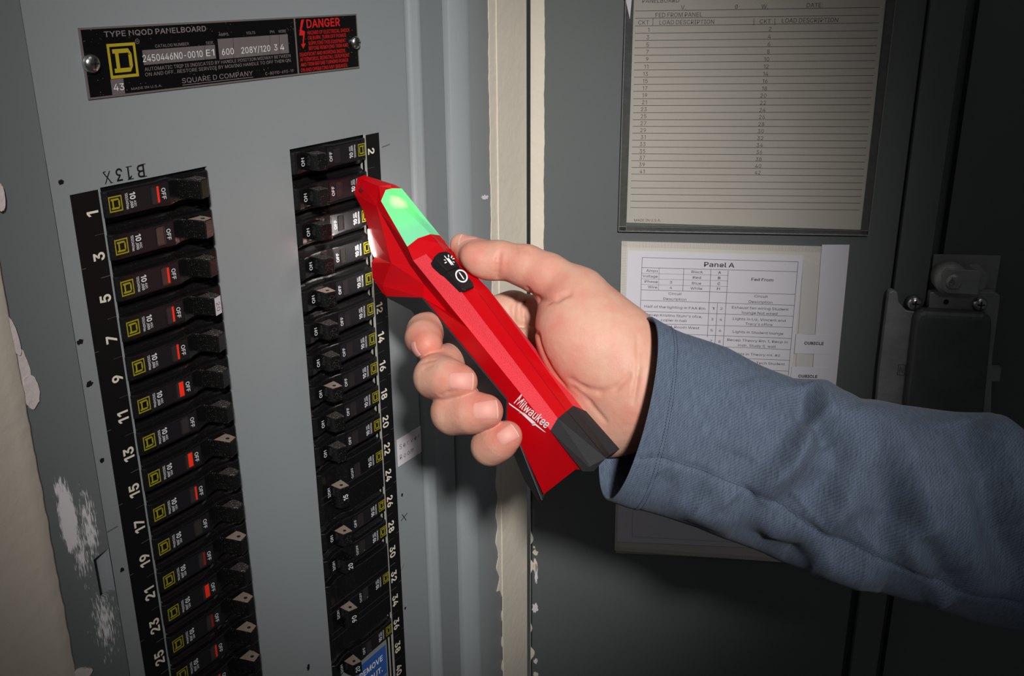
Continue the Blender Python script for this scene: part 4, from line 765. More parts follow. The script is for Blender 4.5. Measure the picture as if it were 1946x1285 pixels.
# textured grip bands (chamfers) as their own raised parts, both flanks; paler red carries their sheen
ch = link('textured_chamfer', tool_mesh('textured_chamfer', CH, REDSHEEN), tool)
# glowing window
WN = link('indicator_window', None, tool) if False else None
GW = bpy.data.materials.new('green indicator'); GW.use_nodes = True; nt = GW.node_tree; N = nt.nodes; L = nt.links; b = N['Principled BSDF']
b.inputs['Base Color'].default_value = rgb(104, 186, 136); b.inputs['Roughness'].default_value = .5
tc = N.new('ShaderNodeTexCoord'); led = cl(tv(760, 380, 3))
vm = N.new('ShaderNodeVectorMath'); vm.operation = 'DISTANCE'; L.new(tc.outputs['Object'], vm.inputs[0]); vm.inputs[1].default_value = led
rp = N.new('ShaderNodeValToRGB'); rp.color_ramp.elements[0].position = 0; rp.color_ramp.elements[0].color = (.75, 1, .35, 1)
e = rp.color_ramp.elements; e[1].position = 1; e[1].color = (.06, .20, .12, 1)
for p_, c_ in ((.11, (.55, 1, .25, 1)), (.19, (.06, .72, .05, 1)), (.36, (.05, .46, .08, 1)), (.6, (.06, .25, .12, 1))):
    x = e.new(p_); x.color = c_
mr = N.new('ShaderNodeMapRange'); mr.inputs[2].default_value = .034; L.new(vm.outputs['Value'], mr.inputs[0]); L.new(mr.outputs[0], rp.inputs[0])
L.new(rp.outputs[0], b.inputs['Emission Color']); b.inputs['Emission Strength'].default_value = 1.0
link('indicator_window', tool_mesh('indicator_window', ['r2 k1 d3 d2', 'c1 c2 k1 r2'], GW), tool, label='translucent window glowing green')
# end cap
VT.update(C5=(1046, 818.5, 14.1), C6=(1107, 896, 14.8), K4=(1060, 795, 7.1), K5=(1128, 896, 7.8), d8=(1076.5, 781.5, 0), d9=(1151, 871, 0))
link('end_cap', tool_mesh('end_cap', ['K4 K5 d9', 'K4 d9 d8', 'C5 C6 K5 K4'], RUB, None), tool)
VT['e0'] = (1118, 880, 0)
v = []; 
for nm, s in (('d9', 1), ('K5', 1), ('C6', 1), ('C6', -1), ('K5', -1)):
    p = np.array(cl(tv(*VT[nm]))); p[2] *= s; p[0] -= .0035*(s < 0); v.append(p)
link('end_face', mesh('end_face', v, [(0, 1, 2), (0, 2, 3), (0, 3, 4)], RUB), tool)
# rubber grip: from the flank edge round the belly
G1 = [(734, 563, 12.3), (804, 566.5, 14.1), (880, 658, 14.2), (964, 759, 14.3), (962, 800, 14.3), (990, 847, 14.2), (1007, 890, 13.8), (1031, 950, 13.2)]
G2 = [(737, 566, 11), (782, 590, 13), (840, 668, 13.5), (915, 760, 13.5), (950, 815, 13.3), (979, 870, 13), (998, 915, 12.6), (1028, 957, 12.4)]
G3 = [(745, 566, 6), (796, 585, 8), (852, 662, 8), (925, 752, 8), (957, 806, 8), (984, 868, 8), (1004, 912, 8), (1031, 955, 8)]
rows = []
for G, zs in ((G1, 1), (G2, 1), (G3, 1)): rows.append([np.array(cl(tv(*g_))) for g_ in G])
secs = []
for j in range(len(G1)):
    a, b2, c3 = rows[0][j], rows[1][j], rows[2][j]
    half = [a, a+np.array([0, -.0003, .0006]), b2+np.array([0, 0, .0002]), c3+np.array([0, -.002, 0])]
    sh_ = max(0, j-3)*.0042; secs.append([tuple(p) for p in half]+[(p[0]-sh_, p[1], -p[2]) for p in half[::-1]])
gm = fixn(mesh('grip', *loft(secs), RUB)); link('grip', gm, tool, label='black rubber belly grip')
# seam line and buttons
def seam(p, q, w=.00025):
    a, b2 = np.array(cl(tv(*p, 0))), np.array(cl(tv(*q, 0))); return boxv(a[0], b2[0], 0, 1, 0, 1), a, b2
def strip3(p, q, w=.0003, up=.00012):
    a, b2 = np.array(cl(tv(*p, 0))), np.array(cl(tv(*q, 0)))
    return [(a[0], a[1]+up, -w/2), (b2[0], b2[1]+up, -w/2), (b2[0], b2[1]+up, w/2), (a[0], a[1]+up, w/2)], [(0, 1, 2, 3)]
SEAM = mat('seam', rgb(120, 0, 10), .6)
link('mould_seam', mesh('mould_seam', *join([strip3((909, 556), (1074, 779)), strip3((820, 448), (832, 461)), strip3((730, 346), (742, 351))]), SEAM), tool)
link('cap_seam', mesh('cap_seam', *join([strip3((1078, 784), (1149, 869), .0003, .0007)]), DARK), tool)
def face_frame(pxs, m, lift):
    """axes on the button facet: origin at the pixel on the middle plane, x along the tool, y across towards TAU"""
    a = np.array(cl(tv(*pxs[0], m))); b2 = np.array(cl(tv(*pxs[1], m))); ex = (b2-a); ln_ = np.linalg.norm(ex); ex /= ln_
    ey = np.array([0, 0, 1.]); ez = np.cross(ey, ex)*-1; ez = np.cross(ex, ey); 
    if ez[1] < 0: ez = -ez
    ey = np.cross(ez, ex)
    return a+ez*lift, ex, ey, ez, ln_
o_, ex, ey, ez, ln_ = face_frame(((838, 467), (900, 546)), 0, .0006)
MBm = Matrix(((ex[0], ey[0], ez[0], o_[0]), (ex[1], ey[1], ez[1], o_[1]), (ex[2], ey[2], ez[2], o_[2]), (0, 0, 0, 1)))
s_ey = 1 if ey[2] > 0 else -1
Lb = ln_; bw = .0055
# outlines given by pixels on the facet, projected to the button plane
def bp(px, py):
    n_ = MBm.to_3x3() @ Vector((0, 0, 1)); n_ = np.array(n_); nc_ = Sv*n_[0]+KV*n_[1]+TAU*n_[2]
    p_c = ORG+Sv*o_[0]+KV*o_[1]+TAU*o_[2]+nc_*.0010
    r = ray(px, py); X = r*((nc_ @ p_c)/(nc_ @ r)); q = np.array(cl(X))-o_; return (float(q @ ex), float(q @ ey))
c6 = lambda x, y: (650+x/5.14, 310+y/5.14)
B1 = [c6(*p) for p in ((907, 905), (945, 870), (1018, 858), (1060, 880), (1150, 1005), (1030, 1048), (925, 940))]
B2 = [c6(*p) for p in ((1033, 1052), (1155, 1012), (1285, 1170), (1292, 1205), (1212, 1237), (1172, 1225))]
for P_, nm, lab in ((B1, 'lamp_button', 'black button with white lamp symbol'), (B2, 'power_button', 'black button with white power symbol')):
    Pq = [bp(*p) for p in P_]
    area = sum(a[0]*b2[1]-b2[0]*a[1] for a, b2 in zip(Pq, Pq[1:]+Pq[:1]))
    if area < 0: Pq = Pq[::-1]
    v, f = loft([[(x, y, z) for x, y in shrink(Pq, s)] for s, z in ((1.02, -.0045), (1, .0004), (.95, .0009), (.9, .0009))])
    bo = link(nm, mesh(nm, v, f, BTN), tool, MBm, lab)
    if nm == 'power_button':
        g = []; cx, cy = c6(1167, 1103); n = 28
        ring = []
        for rr in (1.0, .78):
            for t in range(n):
                th = 2*math.pi*t/n; a_ = 54*rr/5.14; b_2 = 70*rr/5.14; th0 = math.radians(50) 
                X = b_2*math.cos(th); Y = a_*math.sin(th); ring.append(bp(cx+X*math.cos(th0)-Y*math.sin(th0), cy+X*math.sin(th0)+Y*math.cos(th0)))
        g.append(([(x, y,   .0010) for x, y in ring], [(t, (t+1) % n, n+(t+1) % n, n+t) for t in range(n)]))
        g.append(bar(bp(*c6(1145, 1068)), bp(*c6(1190, 1135)), .0008, .0010))
    else:
        g = []; 
        for p, q, w in (((1000, 905), (1022, 935), .0006), ((1040, 895), (1042, 920), .0006), ((1075, 905), (1066, 928), .0006), ((995, 945), (1015, 948), .0006), ((1003, 978), (1022, 965), .0006), ((1078, 938), (1098, 932), .0006), ((1080, 962), (1100, 970), .0006), ((1030, 930), (1080, 995), .0019), ((1062, 985), (1090, 990), .001)):
            g.append(bar(bp(*c6(*p)), bp(*c6(*q)), w, .0010))
    link('symbol', mesh('symbol', *join(g), WHT), bo)
# work light lens at the leading edge of the head
def tl_(px, py, m): return np.array(cl(tv(px, py, m)))
q = [tl_(700, 437, 7.6), tl_(712, 487, 7.6), tl_(707, 487, 2), tl_(697, 440, 2)]
secs = []
for t in np.linspace(0, 1, 8):
    a = tl_(700+12*t, 436+52*t, 8.2); bulge = .0018*math.sin(math.pi*min(1, max(0, t)))
    secs.append([(a[0]-bulge*.3, a[1]-bulge*.9, z*mm) for z in np.linspace(8.6, -8.6, 7)])
wlm = mesh('work_light', *loft(secs, closed=False), WLED, True)
link('work_light', wlm, tool, label='white glowing work light')
# nose pocket
q = tl_(686, 361, 6.4)
link('nose_pocket', mesh('nose_pocket', *boxv(q[0]-.0012, q[0]+.0012, q[1]-.0012, q[1]+.0012, q[2]-.001, q[2]+.0003), SEAM), tool)
# brand script on the flank (m = 14 plane), as on the tool
def fp_(x, y):   # crop4 pixel -> flank plane local
    p = np.array(cl(tv(750+x/3.06, 560+y/3.06, 14.15))); return p
A0, A1, A2 = fp_(700, 640), fp_(885, 790), fp_(740, 585)
ex2 = (A1-A0); W2 = np.linalg.norm(ex2); ex2 /= W2; ez2 = np.array([0, 0, 1.]); ey2 = np.cross(ez2, ex2)
up = (A2-A0) @ ey2
ML = Matrix(((ex2[0], ey2[0], ez2[0], A0[0]), (ex2[1], ey2[1], ez2[1], A0[1]), (ex2[2], ey2[2], ez2[2], A0[2]), (0, 0, 0, 1)))
def lq(x, y): d = fp_(x, y)-A0; return (float(d @ ex2), float(d @ ey2))
st, fc = glyphs('Milwaukee', .02)
wv = st[:, 0].max(); hgt = abs(up)*.72
V = []
for x, y, _z in st:
    t = x/wv; hh = hgt*(1.35-.35*min(1, t*5)) if t < .2 else hgt
    V.append((t*W2*1.0+y*hh*.42-.001, y*hh*1.0+.0004, .00005+_z))
g = [(V, fc)]
for P_ in ([(663, 628), (735, 680), (722, 690), (880, 802), (800, 760), (822, 752), (745, 703), (760, 695)],):
    g.append(([(*lq(*p), .00005) for p in P_], [(0, 1, 7), (1, 2, 6, 7), (2, 5, 6), (2, 4, 5), (2, 3, 4)] if False else [(0, 1, 2), (1, 6, 5, 2)[:3], (2, 6, 5), (5, 3, 4)]))
g = [(V, fc)]
def tri(*pts): return [(*lq(*p), .00005) for p in pts], [tuple(range(len(pts)))]
g += [tri((663, 628), (668, 640), (738, 690), (745, 686)), tri((720, 688), (752, 686), (760, 697), (735, 690)), tri((735, 690), (752, 686), (820, 745), (800, 752)), tri((798, 756), (826, 752), (812, 762), (800, 760)), tri((806, 752), (818, 748), (880, 802), (868, 797))]
link('brand_lettering', mesh('brand_lettering', *join(g), WHT), tool, ML)

# ================================================================ HAND (one continuous surface from a distance field)
HX0, HX1, HY0, HY1, HZ0, HZ1 = -58., 95., -62., 76., 448., 592.
step = .72
gx_ = np.arange(HX0, HX1, step, dtype=np.float32); gy_ = np.arange(HY0, HY1, step, dtype=np.float32); gz_ = np.arange(HZ0, HZ1, step, dtype=np.float32)
def J(px, py, d): return ray(px, py)*d      # d in mm
def cone(Pt, a, b2, ra_, rb_, flat=None):
    ab = b2-a; L2_ = ab @ ab
    t = np.clip(((Pt-a) @ ab)/L2_, 0, 1); d = Pt-a-t[..., None]*ab
    return np.sqrt((d*d).sum(-1))-(ra_+(rb_-ra_)*t)
def ellip(Pt, c, ax, rad):
    d = (Pt-c) @ np.array(ax).T/np.array(rad); k0 = np.sqrt((d*d).sum(-1)); d2 = d/np.array(rad); k1 = np.sqrt((d2*d2).sum(-1))+1e-9
    return k0*(k0-1)/k1
def smin(a, b2, k):
    h = np.maximum(k-np.abs(a-b2), 0)/k; return np.minimum(a, b2)-h*h*k*.25
def smax(a, b2, k): return -smin(-a, -b2, k)
# joints: (pixel x, pixel y, distance mm, radius mm)
FNG = {
 'index': [(1062, 610, 552, 12.5), (975, 592, 556, 10.6), (852, 612, 543, 9.2), (808, 630, 520, 8.6), (805, 643, 509, 8.4), (811, 656, 502, 7.7)],
 'middle': [(1070, 655, 552, 12.5), (890, 668, 536, 9.4), (838, 698, 508, 9.8), (829, 717, 494, 10.2), (852, 722, 487, 9.4), (876, 726, 483, 8.1)],
 'ring': [(1075, 700, 548, 12), (915, 740, 532, 9.4), (872, 770, 504, 9.8), (862, 784, 491, 10.2), (895, 784, 484, 9.4), (924, 782, 480, 8.2)],
 'little': [(1080, 745, 542, 11.5), (975, 815, 520, 8.6), (936, 838, 500, 8.6), (932, 848, 490, 8.6), (950, 838, 485, 8.0), (965, 828, 482, 6.9)],
}
THB = [(877, 466, 537, 6.3), (900, 484, 533, 8.6), (950, 494, 525, 9.7), (1000, 506, 522, 10.8), (1040, 526, 519, 12.0), (1095, 568, 515, 16.5), (1165, 640, 507, 19.5)]
GROOVES = []
def field(Pt, grooves=True):
    axc = np.eye(3)
    palm = cone(Pt, J(1062, 615, 552), J(1180, 690, 520), 15, 21)
    for a, b2, ra_, rb_ in (((1075, 660, 552), (1190, 730, 516), 14, 20), ((1080, 710, 548), (1180, 770, 514), 13, 19), ((1085, 755, 540), (1160, 800, 512), 12.5, 17)):
        palm = smin(palm, cone(Pt, J(*a), J(*b2), ra_, rb_), 9)
    u_ = np.array([.60, .80, 0]); v_ = np.array([.80, -.60, 0])
    th = ellip(Pt, J(1118, 668, 506), [u_, v_, [0, 0, 1]], [33, 23, 21])
    palm = smin(palm, th, 9)
    hy = ellip(Pt, J(1105, 795, 515), [[.85, .5, 0], [-.5, .85, 0], [0, 0, 1]], [26, 12, 17]); palm = smin(palm, hy, 9)
    wrist = ellip(Pt, J(1213, 733, 505), [[.93, .37, 0], [-.37, .93, 0], [0, 0, 1]], [24, 30.5, 21]); palm = smin(palm, wrist, 10)
    fore = cone(Pt, J(1225, 724, 507), J(1330, 790, 502), 20, 18); fore2 = cone(Pt, J(1215, 752, 507), J(1330, 810, 502), 21, 21)
    palm = smin(palm, smin(fore, fore2, 10), 10)
    tb = None
    for a, b2 in zip(THB, THB[1:]):
        c_ = cone(Pt, J(*a[:3]), J(*b2[:3]), a[3], b2[3]); tb = c_ if tb is None else smin(tb, c_, 3)
    out = smin(palm, tb, 11)
    # IP knuckle and pad of the thumb
    out = smin(out, ellip(Pt, J(915, 497, 524), [[.85, .52, 0], [-.52, .85, 0], [0, 0, 1]], [12, 8.6, 8]), 4)
    for nm, js in FNG.items():
        fg = None
        for a, b2 in zip(js, js[1:]):
            c_ = cone(Pt, J(*a[:3]), J(*b2[:3]), a[3], b2[3]); fg = c_ if fg is None else smin(fg, c_, 5)
        out = smin(out, fg, .9) if nm != 'index' else smin(out, fg, 3)
    if grooves:
        for pts_, r_g, k_g in GROOVES:
            for a, b2 in zip(pts_, pts_[1:]): out = smax(out, -cone(Pt, a, b2, r_g, r_g), k_g)
    return out
def trace(pxs):
    r = np.array([ray(*p) for p in pxs], np.float32); t = np.full(len(r), 440., np.float32)
    for _ in range(60): t += .9*field(r*t[:, None], False)
    return r*t[:, None]
GR_ = []
for pl_, r_g, k_g, dp in ([[(950, 480), (947, 492), (946, 505), (945, 518), (945, 528)], .5, 2.2, .1], [[(1004, 551), (1010, 560), (1022, 569), (1042, 572), (1060, 567), (1080, 558)], .7, 3.0, .2],
        [[(1008, 560), (1004, 575), (1008, 590)], .8, 3, .2], [[(984, 560), (976, 585), (976, 612), (984, 645), (998, 690)], .5, 2.4, .1], [[(1000, 556), (995, 585), (996, 620), (1004, 660)], .5, 2.4, .1],
        [[(1086, 722), (1110, 738), (1140, 746), (1170, 738), (1195, 715)], .3, 3, .25], [[(1090, 738), (1120, 765), (1150, 800)], .25, 2.5, .25], [[(1212, 640), (1214, 700), (1204, 765)], .25, 2.2, .2],
        [[(1018, 575), (1022, 640), (1040, 690), (1070, 732)], .3, 3.5, .3], [[(978, 466), (984, 478)], .3, 1.6, .1], [[(990, 468), (997, 480)], .3, 1.6, .1], [[(1002, 471), (1008, 482)], .25, 1.6, .1],
        [[(800, 690), (812, 686), (826, 684)], .25, 1.6, .2], [[(806, 700), (820, 694)], .2, 1.5, .2], [[(838, 752), (850, 746), (866, 744)], .25, 1.6, .2]):
    P_ = trace(pl_); GR_.append(([p*(1-dp/500)+np.array([0, 0, -.0]) for p in P_.astype(float)], r_g, k_g))
GROOVES = GR_
cs = step*3; nc = [int(math.ceil(len(g_)/3))+1 for g_ in (gx_, gy_, gz_)]
cg = [g_[0]+step+np.arange(n_)*cs for g_, n_ in zip((gx_, gy_, gz_), nc)]
Gc = field(np.stack(np.meshgrid(*cg, indexing='ij'), -1).astype(np.float32), False)
G = np.repeat(np.repeat(np.repeat(Gc, 3, 0), 3, 1), 3, 2)[:len(gx_), :len(gy_), :len(gz_)].astype(np.float32).copy()
act_ = np.argwhere(np.abs(G) < 4.2)
for i in range(0, len(act_), 200000):
    q = act_[i:i+200000]; G[q[:, 0], q[:, 1], q[:, 2]] = field(np.stack([gx_[q[:, 0]], gy_[q[:, 1]], gz_[q[:, 2]]], 1))
def surface_nets(G, o, h):
    S = G < 0; nx, ny, nz = G.shape
    cnt = np.zeros((nx-1, ny-1, nz-1), np.int8)
    offs = [(a, b2, c_) for a in (0, 1) for b2 in (0, 1) for c_ in (0, 1)]
    for a, b2, c_ in offs: cnt += S[a:nx-1+a, b2:ny-1+b2, c_:nz-1+c_]
    act = (cnt > 0) & (cnt < 8); ids = np.argwhere(act); M_ = np.full(act.shape, -1, np.int32); M_[act] = np.arange(len(ids))
    vals = {of: G[ids[:, 0]+of[0], ids[:, 1]+of[1], ids[:, 2]+of[2]] for of in offs}
    acc = np.zeros((len(ids), 3)); n_ = np.zeros(len(ids))
    for a in offs:
        for ax in range(3):
            if a[ax]: continue
            b2 = list(a); b2[ax] = 1; b2 = tuple(b2); va, vb = vals[a], vals[b2]; m_ = (va < 0) != (vb < 0)
            t = np.where(m_, va/np.where(m_, va-vb, 1), 0); p = np.repeat(np.array(a, float)[None], len(ids), 0); p[:, ax] += t
            acc += p*m_[:, None]; n_ += m_
    V = (ids+acc/n_[:, None])*h+np.array(o)
    Q_ = []
    for ax in range(3):
        u, w = [i for i in range(3) if i != ax]
        sl0 = [slice(1, -1)]*3; sl1 = [slice(1, -1)]*3; sl0[ax] = slice(0, -1); sl1[ax] = slice(1, None)
        s0, s1 = S[tuple(sl0)], S[tuple(sl1)]; e_ = np.argwhere(s0 != s1); fl_ = s0[s0 != s1]
        base = e_.copy(); base[:, u] += 1; base[:, w] += 1
        def cell(du, dw): c_ = base.copy(); c_[:, u] -= du; c_[:, w] -= dw; return M_[c_[:, 0], c_[:, 1], c_[:, 2]]
        q_ = np.stack([cell(1, 1), cell(0, 1), cell(0, 0), cell(1, 0)], 1)
        flip = fl_ if ax != 1 else ~fl_
        q_[~flip] = q_[~flip][:, ::-1]; Q_.append(q_)
    Q_ = np.concatenate(Q_); Q_ = Q_[(Q_ >= 0).all(1)]
    return V, Q_
HV, HQ = surface_nets(G, (HX0, HY0, HZ0), step)
def f1(p): return float(field(np.array(p, dtype=np.float32)[None, :])[0])
# skin material: mottled, redder where the attribute says so
SK = bpy.data.materials.new('skin'); SK.use_nodes = True; nt = SK.node_tree; N = nt.nodes; L = nt.links; b = N['Principled BSDF']
b.inputs['Roughness'].default_value = .52; b.inputs['Subsurface Weight'].default_value = .2; b.inputs['Subsurface Radius'].default_value = (1, .35, .2); b.inputs['Subsurface Scale'].default_value = .003; b.inputs['Specular IOR Level'].default_value = .32
at_ = N.new('ShaderNodeAttribute'); at_.attribute_name = 'blush'; tc = N.new('ShaderNodeTexCoord')
n1 = N.new('ShaderNodeTexNoise'); n1.inputs['Scale'].default_value = 90; n1.inputs['Detail'].default_value = 5; L.new(tc.outputs['Object'], n1.inputs['Vector'])
ma = N.new('ShaderNodeMath'); ma.operation = 'MULTIPLY_ADD'; L.new(n1.outputs[0], ma.inputs[0]); ma.inputs[1].default_value = 1.0; L.new(at_.outputs['Fac'], ma.inputs[2])
mr = N.new('ShaderNodeMapRange'); mr.inputs[1].default_value = .3; mr.inputs[2].default_value = 1.35; L.new(ma.outputs[0], mr.inputs[0])
mx = N.new('ShaderNodeMix'); mx.data_type = 'RGBA'; mx.inputs[6].default_value = rgb(205, 163, 141); mx.inputs[7].default_value = rgb(200, 104, 92); L.new(mr.outputs[0], mx.inputs[0]); L.new(mx.outputs[2], b.inputs['Base Color'])
mpn = N.new('ShaderNodeMapping'); mpn.inputs['Scale'].default_value = (1, 1, 1); L.new(tc.outputs['Object'], mpn.inputs[0])
vo = N.new('ShaderNodeTexVoronoi'); vo.feature = 'DISTANCE_TO_EDGE'; vo.inputs['Scale'].default_value = 900; L.new(mpn.outputs[0], vo.inputs['Vector'])
n2 = N.new('ShaderNodeTexNoise'); n2.inputs['Scale'].default_value = 260; n2.inputs['Detail'].default_value = 5; L.new(tc.outputs['Object'], n2.inputs['Vector'])
b1_ = N.new('ShaderNodeBump'); b1_.inputs['Strength'].default_value = .12; b1_.inputs['Distance'].default_value = .0004; L.new(vo.outputs[0], b1_.inputs['Height'])
b2_ = N.new('ShaderNodeBump'); b2_.inputs['Strength'].default_value = .35; b2_.inputs['Distance'].default_value = .0008; L.new(n2.outputs[0], b2_.inputs['Height']); L.new(b1_.outputs[0], b2_.inputs['Normal'])
mpl = N.new('ShaderNodeMapping'); mpl.inputs['Rotation'].default_value = (0, 0, math.radians(22)); mpl.inputs['Scale'].default_value = (1500, 90, 300); L.new(tc.outputs['Object'], mpl.inputs[0])
n5 = N.new('ShaderNodeTexNoise'); n5.inputs['Scale'].default_value = 1; n5.inputs['Detail'].default_value = 3; L.new(mpl.outputs[0], n5.inputs['Vector'])
b3_ = N.new('ShaderNodeBump'); b3_.inputs['Strength'].default_value = .10; b3_.inputs['Distance'].default_value = .0005; L.new(n5.outputs[0], b3_.inputs['Height']); L.new(b2_.outputs[0], b3_.inputs['Normal']); L.new(b3_.outputs[0], b.inputs['Normal'])
MC = Matrix.Identity(4)                      # hand frame = lens axes in metres, placed in the room by a fixed matrix
for i in range(3):
    for j in range(3): MC[i][j] = R.T[i, j]
    MC[i][3] = CAM[i]
HO = J(1120, 690, 515)*mm
MH = MC @ Matrix.Translation(Vector(HO))
def hl(p): return np.asarray(p)*mm-HO
hm = bpy.data.meshes.new('person'); hv = HV*mm-HO
hm.vertices.add(len(hv)); hm.vertices.foreach_set('co', hv.astype(np.float32).ravel())
hm.loops.add(len(HQ)*4); hm.loops.foreach_set('vertex_index', HQ.ravel().astype(np.int32)); hm.polygons.add(len(HQ)); hm.polygons.foreach_set('loop_start', np.arange(0, len(HQ)*4, 4, dtype=np.int32)); hm.update(calc_edges=True); hm.validate()
fixn(hm); hm.shade_smooth(); hm.materials.append(SK)
bl = np.zeros(len(HV))
for (px, py, d, r, w) in ((806, 660, 500, 10, .6), (880, 725, 478, 12, .55), (925, 780, 476, 12, .55), (965, 828, 476, 11, .6), (900, 480, 520, 12, .35), (1025, 560, 505, 14, .45), (1035, 690, 500, 20, .6), (1060, 740, 500, 14, .6), (948, 500, 512, 12, .3), (1215, 770, 480, 14, .2)):
    dd = np.linalg.norm(HV-J(px, py, d), axis=1); bl = np.maximum(bl, w*np.exp(-(dd/r)**2))
at2 = hm.attributes.new('blush', 'FLOAT', 'POINT'); at2.data.foreach_set('value', bl.astype(np.float32))
person = link('person', hm, None, MH, 'right hand gripping a red circuit finder, arm in blue-grey shirt sleeve', 'person')
sm = person.modifiers.new('smooth', 'SMOOTH'); sm.factor = .5; sm.iterations = 3

# fingernails laid on the finger surface
def nail(c, u, v, n_, a, b2, name='fingernail', tipside=1):
    """c centre (mm, lens axes), u along finger to tip, v across, n outward; half sizes a, b"""
    u = np.array(u, float); v = np.array(v, float); n_ = np.array(n_, float); n_ /= np.linalg.norm(n_); u -= (u @ n_)*n_; u /= np.linalg.norm(u); v = np.cross(n_, u)
    NU, NV = 27, 13; S_ = []
    for i in range(NU):
        row = []
        for j in range(NV):
            s, t = -1+2*i/(NU-1), -1+2*j/(NV-1)
            e = 1-.30*(abs(t)**3)*(1 if s < 0 else .55); p = c+u*(s*a*(e if abs(s) > .3 else 1-(1-e)*abs(s)/.3*.9))+v*(t*b2*(1-.12*(1-s)/2))
            row.append(p)
        S_.append(row)
    Pn = np.array(S_); st_ = Pn+n_*8
    for _ in range(30):
        dd = field(st_.reshape(-1, 3).astype(np.float32)).reshape(NU, NV); st_ = st_-n_*np.maximum(dd, -.3)[..., None]*.8
    edge = np.ones((NU, NV)); 
    for i in range(NU):
        for j in range(NV):
            s, t = -1+2*i/(NU-1), -1+2*j/(NV-1); edge[i, j] = max(0, 1-max(abs(t), -s if s < 0 else 0)**6)
    top = st_+n_*(-.5+.72*edge[..., None])
    v_, f_ = loft([[tuple(hl(p)) for p in row] for row in top], closed=False)
    me = mesh(name, v_, f_, NAIL, True); me.materials.append(NAILT)
    for k, pl_ in enumerate(me.polygons):
        if k//(NV-1) >= NU-2: pl_.material_index = 1
    return link(name, me, person)
nz_ = lambda x, y: (x, y, -1)
nail(J(874, 724, 476), (.98, .05, .25), 0, (-.05, -.10, -1), 6.4, 4.9)
nail(J(921, 780, 474), (.98, -.08, .25), 0, (-.05, -.08, -1), 6.4, 5.3)
nail(J(962, 828, 475), (.84, -.52, .2), 0, (-.10, -.14, -1), 5.2, 4.4)
nail(J(796, 660, 500), (.35, .90, .0), 0, (-.75, .30, -.62), 4.2, 3.4)
nail(J(893, 452, 531), (-.93, -.36, .0), 0, (.25, -.93, -.25), 5.2, 3.9)

# ================================================================ SLEEVE
FAB = bpy.data.materials.new('blue heather cloth'); FAB.use_nodes = True; nt = FAB.node_tree; N = nt.nodes; L = nt.links; b = N['Principled BSDF']
b.inputs['Roughness'].default_value = .9; b.inputs['Specular IOR Level'].default_value = .2; b.inputs['Sheen Weight'].default_value = .06
uv = N.new('ShaderNodeUVMap'); uv.uv_map = 'weave'
w1 = N.new('ShaderNodeTexWave'); w1.bands_direction = 'DIAGONAL'; w1.inputs['Scale'].default_value = 420; w1.inputs['Distortion'].default_value = 3; w1.inputs['Detail'].default_value = 2; L.new(uv.outputs[0], w1.inputs['Vector'])
n1 = N.new('ShaderNodeTexNoise'); n1.inputs['Scale'].default_value = 2800; n1.inputs['Detail'].default_value = 3; L.new(uv.outputs[0], n1.inputs['Vector'])
mp = N.new('ShaderNodeMapping'); mp.inputs['Scale'].default_value = (1500, 160, 1); L.new(uv.outputs[0], mp.inputs[0])
n3 = N.new('ShaderNodeTexNoise'); n3.inputs['Scale'].default_value = 1; n3.inputs['Detail'].default_value = 4; L.new(mp.outputs[0], n3.inputs['Vector'])
mx = N.new('ShaderNodeMix'); mx.data_type = 'RGBA'; mx.inputs[6].default_value = rgb(50, 60, 76); mx.inputs[7].default_value = rgb(102, 114, 133)
av = N.new('ShaderNodeMath'); av.operation = 'ADD'; L.new(n1.outputs[0], av.inputs[0]); L.new(n3.outputs[0], av.inputs[1]); hv2 = N.new('ShaderNodeMath'); hv2.operation = 'MULTIPLY_ADD'; L.new(w1.outputs['Fac'], hv2.inputs[0]); hv2.inputs[1].default_value = .25; 
sc2 = N.new('ShaderNodeMath'); sc2.operation = 'MULTIPLY_ADD'; L.new(av.outputs[0], sc2.inputs[0]); sc2.inputs[1].default_value = 1.0; sc2.inputs[2].default_value = -.62; L.new(sc2.outputs[0], hv2.inputs[2]); hv2.use_clamp = True
L.new(hv2.outputs[0], mx.inputs[0]); L.new(mx.outputs[2], b.inputs['Base Color'])
bb = N.new('ShaderNodeBump'); bb.inputs['Strength'].default_value = .25; bb.inputs['Distance'].default_value = .0004; L.new(hv2.outputs[0], bb.inputs['Height']); L.new(bb.outputs[0], b.inputs['Normal'])
# stations along the arm: upper and lower outline, distance
STN = [(1237, 604, 1152, 948, 492), (1262, 618, 1190, 962, 491), (1298, 633, 1238, 975, 490), (1382, 661, 1320, 1000, 488), (1440, 690, 1380, 1024, 487), (1507, 718, 1450, 1050, 485), (1566, 722, 1510, 1080, 483), (1629, 758, 1580, 1108, 480), (1717, 773, 1680, 1128, 476), (1822, 781, 1780, 1158, 472), (1885, 783, 1850, 1178, 469), (1946, 824, 1920, 1190, 466), (2010, 850, 2000, 1200, 463), (2200, 930, 2180, 1290, 455), (2500, 1060, 2480, 1440, 445)]
def interp(t):
    A = np.array(STN, float); ts = np.concatenate([[0], np.cumsum(np.hypot(np.diff((A[:, 0]+A[:, 2])/2), np.diff((A[:, 1]+A[:, 3])/2)))]); ts /= ts[-1]
    out = []
    for j in range(5): out.append(np.interp(t, ts, A[:, j]))
    return out, ts
NT, NS = 420, 200
